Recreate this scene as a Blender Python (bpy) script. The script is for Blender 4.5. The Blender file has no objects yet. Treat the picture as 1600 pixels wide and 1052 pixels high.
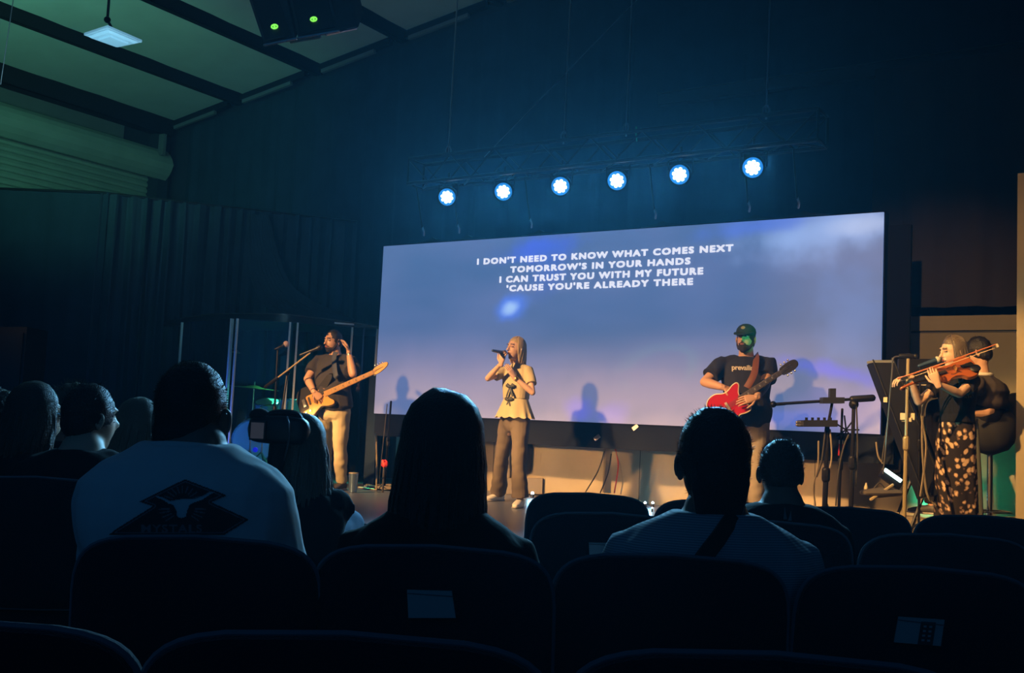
import bpy, math, random
import numpy as np
from mathutils import Vector, Matrix
from mathutils.bvhtree import BVHTree
PI = math.pi
random.seed(7)
rng = np.random.default_rng(7)
S = bpy.context.scene
COL = S.collection

# ------------------------------------------------------------------ camera
F = 1666.0                       # focal length in pixels for a 1600 px wide frame
YAW, PITCH, ROLL = .57497, .08631, .04714
cy, sy, cp, sp = math.cos(YAW), math.sin(YAW), math.cos(PITCH), math.sin(PITCH)
FW = Vector((-sy*cp, cy*cp, sp)); R0 = Vector((cy, sy, 0)); U0 = R0.cross(FW)
RT = R0*math.cos(ROLL) + U0*math.sin(ROLL); UP = U0*math.cos(ROLL) - R0*math.sin(ROLL)
CAM = Vector((0, 0, 1.19))
cd = bpy.data.cameras.new('camera'); co = bpy.data.objects.new('camera', cd); COL.objects.link(co)
m3 = Matrix((RT, UP, -FW)).transposed()
co.matrix_world = Matrix.Translation(CAM) @ m3.to_4x4()
cd.sensor_width = 36; cd.lens = F/1600*36; cd.clip_start = .05; cd.clip_end = 100
S.camera = co
STG = .44                         # stage height

def ray(x, y): return RT*((x-800)/F) + UP*(-(y-526)/F) + FW
def P(x, y, d): return CAM + ray(x, y)*d              # a surveyed point: picture position at depth d
def onZ(x, y, z):
    r = ray(x, y); return CAM + r*((z-CAM.z)/r.z)
def onY(x, y, Y):
    r = ray(x, y); return CAM + r*(Y/r.y)

# ------------------------------------------------------------------ world and lights
S.view_settings.view_transform = 'Standard'; S.view_settings.look = 'None'
S.view_settings.exposure = 0.0; S.view_settings.gamma = 1.0; S.view_settings.use_curve_mapping = False
w = bpy.data.worlds.new('world'); S.world = w; w.use_nodes = True
w.node_tree.nodes['Background'].inputs[0].default_value = (.05, .42, 1, 1)
w.node_tree.nodes['Background'].inputs[1].default_value = .10

# thin theatrical haze in the air of the whole hall
hz = w.node_tree.nodes.new('ShaderNodeVolumeScatter'); hz.inputs['Density'].default_value = .0019; hz.inputs['Anisotropy'].default_value = .6
hz.inputs['Color'].default_value = (.22, .66, 1, 1); w.node_tree.links.new(hz.outputs[0], w.node_tree.nodes['World Output'].inputs['Volume'])

def spot(name, loc, tgt, power, col, angle, blend=.3, size=.06):
    l = bpy.data.lights.new(name, 'SPOT'); l.energy = power; l.color = col
    l.spot_size = math.radians(angle); l.spot_blend = blend; l.shadow_soft_size = size
    o = bpy.data.objects.new(name, l); COL.objects.link(o); o.location = loc
    o.rotation_euler = (Vector(tgt)-Vector(loc)).to_track_quat('-Z', 'Y').to_euler(); return o
def area(name, loc, tgt, power, col, sx, sy_):
    l = bpy.data.lights.new(name, 'AREA'); l.energy = power; l.color = col; l.shape = 'RECTANGLE'; l.size = sx; l.size_y = sy_
    o = bpy.data.objects.new(name, l); COL.objects.link(o); o.location = loc
    o.rotation_euler = (Vector(tgt)-Vector(loc)).to_track_quat('-Z', 'Y').to_euler(); return o
# warm front wash: narrow profile lamps high at the back of the hall, one per player
WASH = (1, .54, .20)
for tx_ in (-8.1, -7.1, -6.1, -5.1, -4.1, -3.2):
    spot('front_wash', (-8.4, -3.0, 6.4), (tx_, 8.9, .98), 9000, WASH, 13.5, 1.0, .28)
for tx_ in (-7.8, -7.2, -6.6, -6.0, -5.4, -4.8, -4.2, -3.6, -3.0):
    spot('wall_fill', (tx_-1.2, 6.3, 1.22), (tx_, 10.8, .82), 430, WASH, 18, .8, .04)  # unseen low lamps on the stage, added to light the wall under the screen
spot('side_wash', (-4.5, 1.0, 5.4), (-1.75, 8.6, 1.45), 6500, (1, .55, .17), 15, .5, .05)
spot('side_wash', (-1.2, 1.0, 5.2), (-2.2, 10.9, 1.75), 1500, (1, .58, .22), 22, .9, .05)
# LED pars on the truss shine out over the seats
PARX = [-6.94, -6.2, -5.5, -4.85, -4.18, -3.45]
for px_ in PARX:
    spot('par_beam', (px_+.03, 9.13, 3.68), (px_*.55+.3, 2.2, .9), 400, (.20, .62, 1), 62, .6, .09)
# green and teal fixtures washing the roof, the drums and the keyboard corner
spot('roof_green', (-10.3, 5.0, 4.3), (-13.6, 9.8, 5.75), 300, (.20, 1, .58), 75, .8, .2)
spot('roof_teal', (-6.5, 4.2, 2.7), (-10.4, 9.0, 6.6), 330, (.36, .78, .90), 85, .9, .3)
spot('drum_green', (-9.8, 10.2, 2.2), (-9.3, 9.3, .9), 130, (.08, 1, .55), 75, .6, .05)
spot('drum_blue', (-10.3, 8.2, .8), (-9.5, 9.4, 1.1), 45, (.03, .16, 1), 110, .6, .05)
spot('drape_fill', (-7.5, 3.5, .8), (-11.0, 9.5, 2.6), 70, (.06, .40, 1), 60, .9, .3)  # unseen blue lamp, added to turn the drape navy
spot('hat_green', (-1.6, 7.9, 2.5), (-3.38, 9.02, 2.12), 120, (.05, 1, .35), 9, .6, .03)
spot('corner_teal', (-2.2, 10.4, .75), (-1.2, 11.4, .8), 15, (.05, 1, .6), 150, .7, .05)
spot('violin_teal', (-3.2, 7.4, .8), (-1.8, 8.3, 1.6), 45, (.05, .8, .75), 24, .6, .03)
# unseen blue area lights, added in place of ambient light
area('ambient_fill', (2.2, -3.5, 4.0), (-2.0, 3.0, 1.0), 15, (.04, .36, 1), 6, 4)
area('ambient_fill', (-4.5, 4.0, 5.6), (-4.5, 4.6, 0), 8, (.04, .36, 1), 9, 5)
area('ambient_fill', (-5.0, -1.0, 3.0), (-8, 10.5, 4.2), 6, (.04, .36, 1), 8, 4)

# ------------------------------------------------------------------ materials
def mat(name, col, rough=.7, metal=0., emit=None, es=1., bump=0., bscale=40., spec=.5, var=0., sheen=0., alpha=None):
    m = bpy.data.materials.new(name); m.use_nodes = True
    nt = m.node_tree; b = nt.nodes['Principled BSDF']
    b.inputs['Base Color'].default_value = (*col, 1); b.inputs['Roughness'].default_value = rough
    b.inputs['Metallic'].default_value = metal; b.inputs['Specular IOR Level'].default_value = spec
    if sheen: b.inputs['Sheen Weight'].default_value = sheen
    if emit: b.inputs['Emission Color'].default_value = (*emit, 1); b.inputs['Emission Strength'].default_value = es
    if bump or var:
        tc = nt.nodes.new('ShaderNodeTexCoord'); n = nt.nodes.new('ShaderNodeTexNoise')
        n.inputs['Scale'].default_value = bscale; n.inputs['Detail'].default_value = 4
        nt.links.new(tc.outputs['Object'], n.inputs['Vector'])
        if bump:
            bp = nt.nodes.new('ShaderNodeBump'); bp.inputs['Strength'].default_value = bump; bp.inputs['Distance'].default_value = .01
            nt.links.new(n.outputs['Fac'], bp.inputs['Height']); nt.links.new(bp.outputs['Normal'], b.inputs['Normal'])
        if var:
            n2 = nt.nodes.new('ShaderNodeTexNoise'); n2.inputs['Scale'].default_value = 2.5; n2.inputs['Detail'].default_value = 6
            nt.links.new(tc.outputs['Object'], n2.inputs['Vector'])
            mx = nt.nodes.new('ShaderNodeMix'); mx.data_type = 'RGBA'
            mx.inputs['A'].default_value = (*[c*(1-var) for c in col], 1); mx.inputs['B'].default_value = (*[min(1, c*(1+var)) for c in col], 1)
            nt.links.new(n2.outputs['Fac'], mx.inputs['Factor']); nt.links.new(mx.outputs['Result'], b.inputs['Base Color'])
    return m
M = {}
M['black_metal'] = mat('black_metal', (.012, .012, .014), .45, .6)
M['black_plastic'] = mat('black_plastic', (.012, .013, .015), .45)
M['rubber'] = mat('rubber', (.01, .01, .011), .8)
M['chrome'] = mat('chrome', (.6, .6, .62), .25, 1.)
M['steel'] = mat('steel', (.35, .35, .36), .4, .9)
M['brass'] = mat('brass', (.55, .38, .14), .35, 1.)
M['curtain'] = mat('curtain', (.016, .028, .045), .95, bump=.2, bscale=60, spec=.1, var=.3)
M['drape'] = mat('drape', (.022, .036, .055), .9, bump=.2, bscale=60, spec=.2, var=.3)
M['wall_dark'] = mat('wall_dark', (.022, .028, .04), .9, spec=.1)
M['brown_curtain'] = mat('brown_curtain', (.05, .045, .045), .95, spec=.1, var=.2)
M['tan_wall'] = mat('tan_wall', (.30, .25, .17), .8, bump=.3, bscale=8, var=.25)
M['tan_cloth'] = mat('tan_cloth', (.30, .24, .16), .9, bump=.3, bscale=14, var=.3)
M['roof_film'] = mat('roof_film', (.42, .48, .46), .45, bump=.4, bscale=6, var=.15)
M['purlin'] = mat('purlin', (.008, .008, .010), .8, spec=.1)
M['rake_trim'] = mat('rake_trim', (.10, .11, .12), .6)
M['shutter'] = mat('shutter', (.28, .34, .30), .45, .2, var=.2)
M['panel_grey'] = mat('panel_grey', (.10, .11, .12), .7, var=.2)
M['stage_floor'] = mat('stage_floor', (.13, .15, .20), .3, bump=.1, bscale=30, var=.2)
M['hall_floor'] = mat('hall_floor', (.02, .022, .026), .6, bump=.2, bscale=60)
M['chair_fabric'] = mat('chair_fabric', (.013, .019, .032), .95, bump=.5, bscale=260, spec=.15, sheen=.12)
M['chair_piping'] = mat('chair_piping', (.14, .18, .22), .8, spec=.3, sheen=.2)
M['card'] = mat('card', (.42, .46, .47), .8)
M['card_dark'] = mat('card_dark', (.05, .05, .055), .8)
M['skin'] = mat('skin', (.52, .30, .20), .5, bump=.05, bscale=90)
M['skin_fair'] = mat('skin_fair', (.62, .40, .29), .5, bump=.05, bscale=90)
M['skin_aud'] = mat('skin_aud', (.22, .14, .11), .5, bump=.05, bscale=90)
M['hair_black'] = mat('hair_black', (.010, .009, .009), .45, bump=.6, bscale=160, spec=.5)
M['hair_brown'] = mat('hair_brown', (.045, .028, .018), .42, bump=.6, bscale=160, spec=.6)
M['hair_blonde'] = mat('hair_blonde', (.42, .32, .17), .4, bump=.5, bscale=160, spec=.6)
M['hair_sand'] = mat('hair_sand', (.11, .08, .05), .4, bump=.5, bscale=160, spec=.6)
M['beard'] = mat('beard', (.02, .014, .010), .7, bump=.8, bscale=300)
M['lips'] = mat('lips', (.32, .09, .07), .5)
M['eye_white'] = mat('eye_white', (.6, .58, .55), .3)
M['iris'] = mat('iris', (.015, .01, .008), .2)
M['tee_charcoal'] = mat('tee_charcoal', (.045, .042, .042), .9, bump=.25, bscale=30, spec=.2)
M['tee_navy'] = mat('tee_navy', (.022, .024, .032), .9, bump=.25, bscale=30, spec=.2)
M['tee_black'] = mat('tee_black', (.014, .013, .014), .9, bump=.25, bscale=30, spec=.2)
M['tee_white'] = mat('tee_white', (.62, .66, .70), .85, bump=.15, bscale=20, spec=.2)
M['dark_top'] = mat('dark_top', (.010, .012, .018), .9, bump=.3, bscale=30, spec=.2)
M['khaki'] = mat('khaki', (.40, .33, .20), .85, bump=.3, bscale=25, spec=.2)
M['grey_jeans'] = mat('grey_jeans', (.20, .17, .13), .85, bump=.3, bscale=25, spec=.2)
M['taupe'] = mat('taupe', (.115, .092, .07), .85, bump=.2, bscale=25, spec=.2)
M['blue_jeans'] = mat('blue_jeans', (.20, .30, .45), .85, bump=.2, bscale=25, spec=.2)
M['blouse'] = mat('blouse', (.50, .43, .26), .85, bump=.2, bscale=50, spec=.2)
M['bow'] = mat('bow', (.05, .055, .045), .6)
M['jacket'] = mat('jacket', (.055, .045, .040), .7, bump=.3, bscale=14, spec=.3)
M['collar'] = mat('collar', (.6, .56, .5), .8)
M['shoe_white'] = mat('shoe_white', (.65, .64, .6), .6)
M['shoe_dark'] = mat('shoe_dark', (.05, .045, .045), .6)
M['sole'] = mat('sole', (.45, .42, .38), .7)
M['cap_green'] = mat('cap_green', (.02, .035, .035), .85, spec=.2)
M['patch'] = mat('patch', (.30, .20, .13), .8)
M['print_white'] = mat('print_white', (.55, .50, .42), .8)
M['print_dark'] = mat('print_dark', (.022, .022, .026), .8)
M['print_grey'] = mat('print_grey', (.16, .18, .20), .8)
M['maple'] = mat('maple', (.55, .30, .09), .35, var=.15)
M['bass_black'] = mat('bass_black', (.010, .009, .009), .4, spec=.35)
M['guard'] = mat('guard', (.60, .28, .06), .35, var=.2)
M['rosewood'] = mat('rosewood', (.06, .04, .03), .5)
M['inlay'] = mat('inlay', (.45, .42, .36), .4)
M['red_lacquer'] = mat('red_lacquer', (.42, .008, .012), .22, spec=.7)
M['binding'] = mat('binding', (.55, .47, .33), .4)
M['strap_blue'] = mat('strap_blue', (.04, .05, .08), .7)
M['strap_brown'] = mat('strap_brown', (.16, .055, .022), .6, bump=.2)
M['violin'] = mat('violin', (.32, .085, .02), .25, spec=.7, var=.2)
M['bow_wood'] = mat('bow_wood', (.45, .13, .04), .35)
M['horsehair'] = mat('horsehair', (.7, .5, .32), .5)
M['mic_pink'] = mat('mic_pink', (.70, .50, .46), .8)
M['mic_blue'] = mat('mic_blue', (.05, .09, .16), .35, .4)
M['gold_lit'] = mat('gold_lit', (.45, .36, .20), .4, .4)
M['red_tape'] = mat('red_tape', (.5, .02, .02), .5)
M['cable'] = mat('cable', (.03, .028, .026), .6)
M['cable_tan'] = mat('cable_tan', (.22, .18, .13), .6)
M['tumbler'] = mat('tumbler', (.20, .30, .42), .3, .8)
M['beige_plastic'] = mat('beige_plastic', (.22, .18, .125), .5, var=.1)
M['drum_shell'] = mat('drum_shell', (.30, .36, .36), .3, spec=.6)
M['drum_head'] = mat('drum_head', (.6, .62, .62), .5)
M['edge_strip'] = mat('edge_strip', (.85, .9, .88), .5)
M['canopy'] = mat('canopy', (.014, .012, .013), .35)
M['led_white'] = mat('led_white', (.8, .9, 1), .4, emit=(.75, .93, 1), es=6)
M['halo_glow'] = mat('halo_glow', (.05, .2, .4), .3, emit=(.03, .35, 1), es=.5)  # blue emission stands in for the halo around each par
M['led_green'] = mat('led_green', (.1, .8, .1), .4, emit=(.28, 1, .10), es=.95)
M['led_cyan'] = mat('led_cyan', (.7, 1, .9), .4, emit=(.65, 1, .92), es=4)
M['text_white'] = mat('text_white', (.8, .8, .8), .6, emit=(.74, .74, .84), es=1)
M['troffer'] = mat('troffer', (.50, .62, .75), .5)
M['lcd'] = mat('lcd', (.03, .03, .03), .3, emit=(.10, .11, .15), es=.2)
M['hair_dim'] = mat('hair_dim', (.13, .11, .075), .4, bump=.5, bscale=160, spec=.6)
M['skirt_cloth'] = mat('skirt_cloth', (.010, .013, .02), .95, spec=.05)
M['glasses'] = mat('glasses', (.35, .6, .8), .15, spec=.8)
M['paper'] = mat('paper', (.7, .75, .8), .8)
M['red_rose'] = mat('red_rose', (.7, .04, .03), .6)
M['case'] = mat('case', (.006, .007, .010), .6, spec=.3)
M['exit_red'] = mat('exit_red', (.05, .005, .008), .6)

def glassmat():
    m = bpy.data.materials.new('acrylic'); m.use_nodes = True; nt = m.node_tree; nt.nodes.clear()
    o = nt.nodes.new('ShaderNodeOutputMaterial'); mx = nt.nodes.new('ShaderNodeMixShader')
    t = nt.nodes.new('ShaderNodeBsdfTransparent'); t.inputs[0].default_value = (.86, .93, .93, 1)
    g = nt.nodes.new('ShaderNodeBsdfGlossy'); g.inputs[0].default_value = (.9, 1, 1, 1); g.inputs['Roughness'].default_value = .03
    fr = nt.nodes.new('ShaderNodeFresnel'); fr.inputs[0].default_value = 1.45
    nt.links.new(fr.outputs[0], mx.inputs[0]); nt.links.new(t.outputs[0], mx.inputs[1]); nt.links.new(g.outputs[0], mx.inputs[2])
    nt.links.new(mx.outputs[0], o.inputs[0]); return m
M['acrylic'] = glassmat()

def stripes():
    m = mat('striped_tee', (.4, .45, .5), .85, spec=.2); nt = m.node_tree; b = nt.nodes['Principled BSDF']
    tc = nt.nodes.new('ShaderNodeTexCoord'); wv = nt.nodes.new('ShaderNodeTexWave'); wv.bands_direction = 'Z'
    wv.inputs['Scale'].default_value = 62; wv.inputs['Distortion'].default_value = .35; wv.inputs['Detail Scale'].default_value = 1
    cr = nt.nodes.new('ShaderNodeValToRGB'); cr.color_ramp.elements[0].color = (.20, .25, .31, 1); cr.color_ramp.elements[1].color = (.36, .42, .48, 1)
    cr.color_ramp.elements[0].position = .35; cr.color_ramp.elements[1].position = .6
    nt.links.new(tc.outputs['Object'], wv.inputs['Vector']); nt.links.new(wv.outputs['Fac'], cr.inputs[0]); nt.links.new(cr.outputs[0], b.inputs['Base Color'])
    return m
M['striped_tee'] = stripes()
def floral():
    m = mat('floral', (.02, .02, .02), .85, spec=.2); nt = m.node_tree; b = nt.nodes['Principled BSDF']
    tc = nt.nodes.new('ShaderNodeTexCoord')
    v = nt.nodes.new('ShaderNodeTexVoronoi'); v.inputs['Scale'].default_value = 24; v.inputs['Randomness'].default_value = .9
    ns = nt.nodes.new('ShaderNodeTexNoise'); ns.inputs['Scale'].default_value = 34; ns.inputs['Detail'].default_value = 3
    mp = nt.nodes.new('ShaderNodeMapping'); mp.inputs['Scale'].default_value = (1, 1, .72)
    nt.links.new(tc.outputs['Object'], mp.inputs[0]); nt.links.new(mp.outputs[0], v.inputs['Vector']); nt.links.new(tc.outputs['Object'], ns.inputs['Vector'])
    ad = nt.nodes.new('ShaderNodeMath'); ad.operation = 'MULTIPLY_ADD'; ad.inputs[1].default_value = .60; 
    nt.links.new(ns.outputs['Fac'], ad.inputs[0]); nt.links.new(v.outputs['Distance'], ad.inputs[2])
    cr = nt.nodes.new('ShaderNodeValToRGB'); e = cr.color_ramp.elements
    e[0].position = .60; e[0].color = (.75, .52, .33, 1); e[1].position = .80; e[1].color = (.028, .022, .02, 1)
    k = e.new(.70); k.color = (.26, .16, .11, 1)
    nt.links.new(ad.outputs[0], cr.inputs[0]); nt.links.new(cr.outputs[0], b.inputs['Base Color']); return m
M['floral'] = floral()

# ------------------------------------------------------------------ mesh helpers
class MB:
    def __init__(s): s.v = []; s.f = []
    def add(s, vs, fs):
        o = len(s.v); s.v += [tuple(v) for v in vs]; s.f += [tuple(i+o for i in f) for f in fs]; return s
    def box(s, c, d, ax=None):
        ax = ax or (Vector((1, 0, 0)), Vector((0, 1, 0)), Vector((0, 0, 1))); c = Vector(c)
        vs = [c + ax[0]*(sx*d[0]/2) + ax[1]*(sy_*d[1]/2) + ax[2]*(sz*d[2]/2) for sx in (-1, 1) for sy_ in (-1, 1) for sz in (-1, 1)]
        return s.add(vs, [(0, 1, 3, 2), (4, 6, 7, 5), (0, 4, 5, 1), (2, 3, 7, 6), (0, 2, 6, 4), (1, 5, 7, 3)])
    def loft(s, rings, n=16, cap='round', power=2.0):
        # rings: (centre, a vector, b vector)
        vs = []; fs = []; R = []
        def sgn(t, p): return math.copysign(abs(t)**(2/p), t)
        def ring(c, a, b): return [Vector(c) + Vector(a)*sgn(math.cos(2*PI*i/n), power) + Vector(b)*sgn(math.sin(2*PI*i/n), power) for i in range(n)]
        seq = [(Vector(c), Vector(a), Vector(b)) for c, a, b in rings]
        c0, a0, b0 = seq[0]; c1 = seq[1][0]; cl, al, bl = seq[-1]; ck = seq[-2][0]
        pole0 = c0; pole1 = cl
        cs = cap if isinstance(cap, tuple) else (cap, cap)
        if cs[0] == 'round':
            d = (c0-c1).normalized()*min(a0.length, b0.length)
            seq = [(c0+d*.72, a0*.69, b0*.69), (c0+d*.38, a0*.92, b0*.92)] + seq; pole0 = c0+d
        if cs[1] == 'round':
            d = (cl-ck).normalized()*min(al.length, bl.length)
            seq = seq + [(cl+d*.38, al*.92, bl*.92), (cl+d*.72, al*.69, bl*.69)]; pole1 = cl+d
        for q in seq: vs += ring(*q)
        for k in range(len(seq)-1):
            for i in range(n):
                j = (i+1) % n; fs.append((k*n+i, k*n+j, (k+1)*n+j, (k+1)*n+i))
        a = len(vs); vs += [pole0, pole1]; L = (len(seq)-1)*n
        for i in range(n):
            j = (i+1) % n; fs.append((a, j, i)); fs.append((a+1, L+i, L+j))
        return s.add(vs, fs)
    def tube(s, pts, r, n=8, cap='round', flat=1.0, side=None):
        pts = [Vector(p) for p in pts]
        rs = r if isinstance(r, (list, tuple)) else [r]*len(pts)
        rings = []; prev = None
        for i, p in enumerate(pts):
            t = (pts[min(i+1, len(pts)-1)]-pts[max(i-1, 0)])
            t = t.normalized() if t.length > 1e-9 else Vector((0, 0, 1))
            if prev is None:
                ref = Vector(side) if side is not None else (Vector((0, 0, 1)) if abs(t.z) < .9 else Vector((1, 0, 0)))
                a = (ref - t*ref.dot(t)).normalized()
            else:
                a = (prev - t*prev.dot(t))
                a = a.normalized() if a.length > 1e-6 else prev
            prev = a; b = t.cross(a)
            rings.append((p, a*rs[i], b*rs[i]*flat))
        return s.loft(rings, n, cap)
    def ell(s, c, ax, n=14):
        # ellipsoid: ax = three radius vectors
        c = Vector(c); a, b, u = [Vector(q) for q in ax]; rings = []; k = 8
        vs = []; fs = []
        for j in range(1, k):
            th = PI*j/k
            vs += [c + u*math.cos(th) + (a*math.cos(2*PI*i/n) + b*math.sin(2*PI*i/n))*math.sin(th) for i in range(n)]
        for j in range(k-2):
            for i in range(n):
                q = (i+1) % n; fs.append((j*n+i, (j+1)*n+i, (j+1)*n+q, j*n+q))
        o = len(vs); vs += [c+u, c-u]; L = (k-2)*n
        for i in range(n):
            q = (i+1) % n; fs.append((o, i, q)); fs.append((o+1, L+q, L+i))
        return s.add(vs, fs)
    def sph(s, c, r, n=12): return s.ell(c, ((r, 0, 0), (0, r, 0), (0, 0, r)), n)
    def cyl(s, p0, p1, r0, r1=None, n=16):
        r1 = r0 if r1 is None else r1; return s.tube([p0, p1], [r0, r1], n, 'flat')
    def slab(s, poly, O, U, V, N, t, bev=.0):
        n = len(poly); O = Vector(O); cx_ = sum(p[0] for p in poly)/n; cy_ = sum(p[1] for p in poly)/n
        def ring(k, h):
            return [O + U*(cx_+(p[0]-cx_)*k) + V*(cy_+(p[1]-cy_)*k) + N*h for p in poly]
        sz = max(max(abs(p[0]-cx_), abs(p[1]-cy_)) for p in poly); kk = 1-bev/sz
        seq = [ring(kk, 0), ring(1, bev), ring(1, t-bev), ring(kk, t)] if bev else [ring(1, 0), ring(1, t)]
        vs = sum(seq, []); fs = []
        for k in range(len(seq)-1):
            for i in range(n):
                j = (i+1) % n; fs.append((k*n+i, k*n+j, (k+1)*n+j, (k+1)*n+i))
        fs.append(tuple(range(n-1, -1, -1))); fs.append(tuple(range((len(seq)-1)*n, len(seq)*n)))
        return s.add(vs, fs)

def smooth_poly(pts, k=4):
    out = []; n = len(pts)
    for i in range(n):
        p0, p1, p2, p3 = [Vector((*pts[(i+j-1) % n], 0)) for j in range(4)]
        for q in range(k):
            t = q/k
            v = .5*((2*p1)+(p2-p0)*t+(2*p0-5*p1+4*p2-p3)*t*t+(3*p1-p0-3*p2+p3)*t**3); out.append((v.x, v.y))
    return out
def curve_pts(ctrl, k=6):
    out = []; n = len(ctrl); c = [Vector(p) for p in ctrl]
    for i in range(n-1):
        p0, p1, p2, p3 = c[max(i-1, 0)], c[i], c[i+1], c[min(i+2, n-1)]
        for q in range(k):
            t = q/k; out.append(.5*((2*p1)+(p2-p0)*t+(2*p0-5*p1+4*p2-p3)*t*t+(3*p1-p0-3*p2+p3)*t**3))
    out.append(c[-1]); return out

BASE = {}
def tag(o, label, cat, group=None, kind=None):
    if label: o['label'] = label
    if cat: o['category'] = cat
    if group: o['group'] = group
    if kind: o['kind'] = kind
    return o
def thing(name, label, cat, base, group=None):
    o = bpy.data.objects.new(name, None); COL.objects.link(o); o.location = base; o.empty_display_size = .1
    BASE[o.name] = Vector(base); return tag(o, label, cat, group)
def mesh_of(name, mb, m, base, smooth=True):
    me = bpy.data.meshes.new(name); b = Vector(base)
    me.from_pydata([(x-b.x, y-b.y, z-b.z) for x, y, z in mb.v], [], mb.f)
    me.materials.append(M[m] if isinstance(m, str) else m)
    me.validate()
    if smooth:
        me.polygons.foreach_set('use_smooth', [True]*len(me.polygons))
        try: me.set_sharp_from_angle(angle=math.radians(42))
        except Exception: pass
    return me
def obj(name, mb, m, parent=None, label=None, smooth=True, base=None, me=None):
    if parent is not None: b = BASE[parent.name]
    else:
        if base is None:
            xs = [v[0] for v in mb.v]; ys = [v[1] for v in mb.v]; zs = [v[2] for v in mb.v]
            base = ((min(xs)+max(xs))/2, (min(ys)+max(ys))/2, min(zs))
        b = Vector(base)
    me = me or mesh_of(name, mb, m, b, smooth)
    o = bpy.data.objects.new(name, me); COL.objects.link(o)
    if parent is not None: o.parent = parent
    else: o.location = b
    BASE[o.name] = Vector(b)
    if label: o['label'] = label
    return o
def struct(name, mb, m, parent=None, smooth=False):
    o = obj(name, mb, m, parent, smooth=smooth)
    if parent is None: o['kind'] = 'structure'
    return o
def wr(v, amp, fr, seed=0):
    a = v*fr; r = np.random.default_rng(seed); out = np.zeros(len(v))
    for k in range(7):
        d = r.normal(size=3); d /= np.linalg.norm(d); ph = r.uniform(0, 6)
        out += np.sin((a@d)*(1+.55*k) + ph + 1.5*np.sin((a@np.roll(d, 1))*.6+ph))/(1+.55*k)
    return out*amp/2
def fuse(name, mb, voxel, m, parent, it=4, wrinkle=0, wf=20, extra=None, label=None, squash=None, seed=0, dec=None):
    """one continuous skin over overlapping closed shapes"""
    b = BASE[parent.name]
    me = bpy.data.meshes.new('t'); me.from_pydata([(x-b.x, y-b.y, z-b.z) for x, y, z in mb.v], [], mb.f)
    t = bpy.data.objects.new('t', me); COL.objects.link(t)
    q = t.modifiers.new('r', 'REMESH'); q.mode = 'VOXEL'; q.voxel_size = voxel
    if it: q = t.modifiers.new('s', 'SMOOTH'); q.iterations = it; q.factor = .5
    if dec: q = t.modifiers.new('d', 'DECIMATE'); q.ratio = dec
    dg = bpy.context.evaluated_depsgraph_get()
    r = bpy.data.meshes.new_from_object(t.evaluated_get(dg)); bpy.data.objects.remove(t); bpy.data.meshes.remove(me)
    if wrinkle:
        n = len(r.vertices); c = np.zeros(n*3, 'f'); r.vertices.foreach_get('co', c); c = c.reshape(-1, 3)
        nn = np.zeros(n*3, 'f'); r.vertices.foreach_get('normal', nn); nn = nn.reshape(-1, 3)
        cc = c*np.array([1, 1, .55]) if squash is None else c*np.array(squash)
        c = c + nn*wr(cc, wrinkle, wf, seed)[:, None]
        r.vertices.foreach_set('co', c.astype('f').ravel())
    if extra and extra.v:
        n = len(r.vertices); vs = [tuple(v.co) for v in r.vertices]; fs = [tuple(p.vertices) for p in r.polygons]
        vs += [(x-b.x, y-b.y, z-b.z) for x, y, z in extra.v]; fs += [tuple(i+n for i in f) for f in extra.f]
        r2 = bpy.data.meshes.new(name); r2.from_pydata(vs, [], fs); bpy.data.meshes.remove(r); r = r2
    r.name = name; r.materials.clear(); r.materials.append(M[m] if isinstance(m, str) else m)
    r.polygons.foreach_set('use_smooth', [True]*len(r.polygons)); r.update()
    o = bpy.data.objects.new(name, r); COL.objects.link(o); o.parent = parent; BASE[o.name] = Vector(b)
    if label: o['label'] = label
    return o
def copy_tree(o, parent=None):
    c = o.copy(); COL.objects.link(c); c.parent = parent
    for ch in list(o.children): copy_tree(ch, c)
    return c
def text_mesh(txt, size, offset=0., align='CENTER', sx=1., ext=0., space=1.):
    cu = bpy.data.curves.new('t', 'FONT'); cu.body = txt; cu.size = size; cu.offset = offset; cu.align_x = align; cu.extrude = ext
    cu.space_character = space; cu.resolution_u = 3
    t = bpy.data.objects.new('t', cu); COL.objects.link(t); dg = bpy.context.evaluated_depsgraph_get()
    me = bpy.data.meshes.new_from_object(t.evaluated_get(dg)); bpy.data.objects.remove(t)
    vs = [(v.co.x*sx, v.co.y, v.co.z) for v in me.vertices]; fs = [tuple(p.vertices) for p in me.polygons]
    bpy.data.meshes.remove(me); return vs, fs
def bvh_of(o):
    b = BASE[o.name]; me = o.data
    return BVHTree.FromPolygons([v.co + b for v in me.vertices], [p.vertices[:] for p in me.polygons])
def snap(bvh, p, d, off=.003, fallback=None):
    h = bvh.ray_cast(p - d*.8, d)
    return (h[0] - d*off) if h[0] is not None else fallback

X, Y, Z = Vector((1, 0, 0)), Vector((0, 1, 0)), Vector((0, 0, 1))
#@STRUCTURE
# ================================================================== THE HALL
WY = 11.5                                   # back wall
XL = -14.8                                  # left wall
def zc(x): return 6.03 + .15*(x+14.33)      # roof underside
mb = MB().box((-6, 3, -.05), (26, 20, .1)); struct('floor', mb, 'hall_floor')
# stage platform
mb = MB().box((-5.2, 8.9, STG/2), (19.0, 5.5, STG)); struct('stage_platform', mb, 'stage_floor')
mb = MB().box((-5.2, 6.12, STG/2), (19.0, .03, STG-.02)); struct('trim_1', mb, 'wall_dark')
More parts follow.
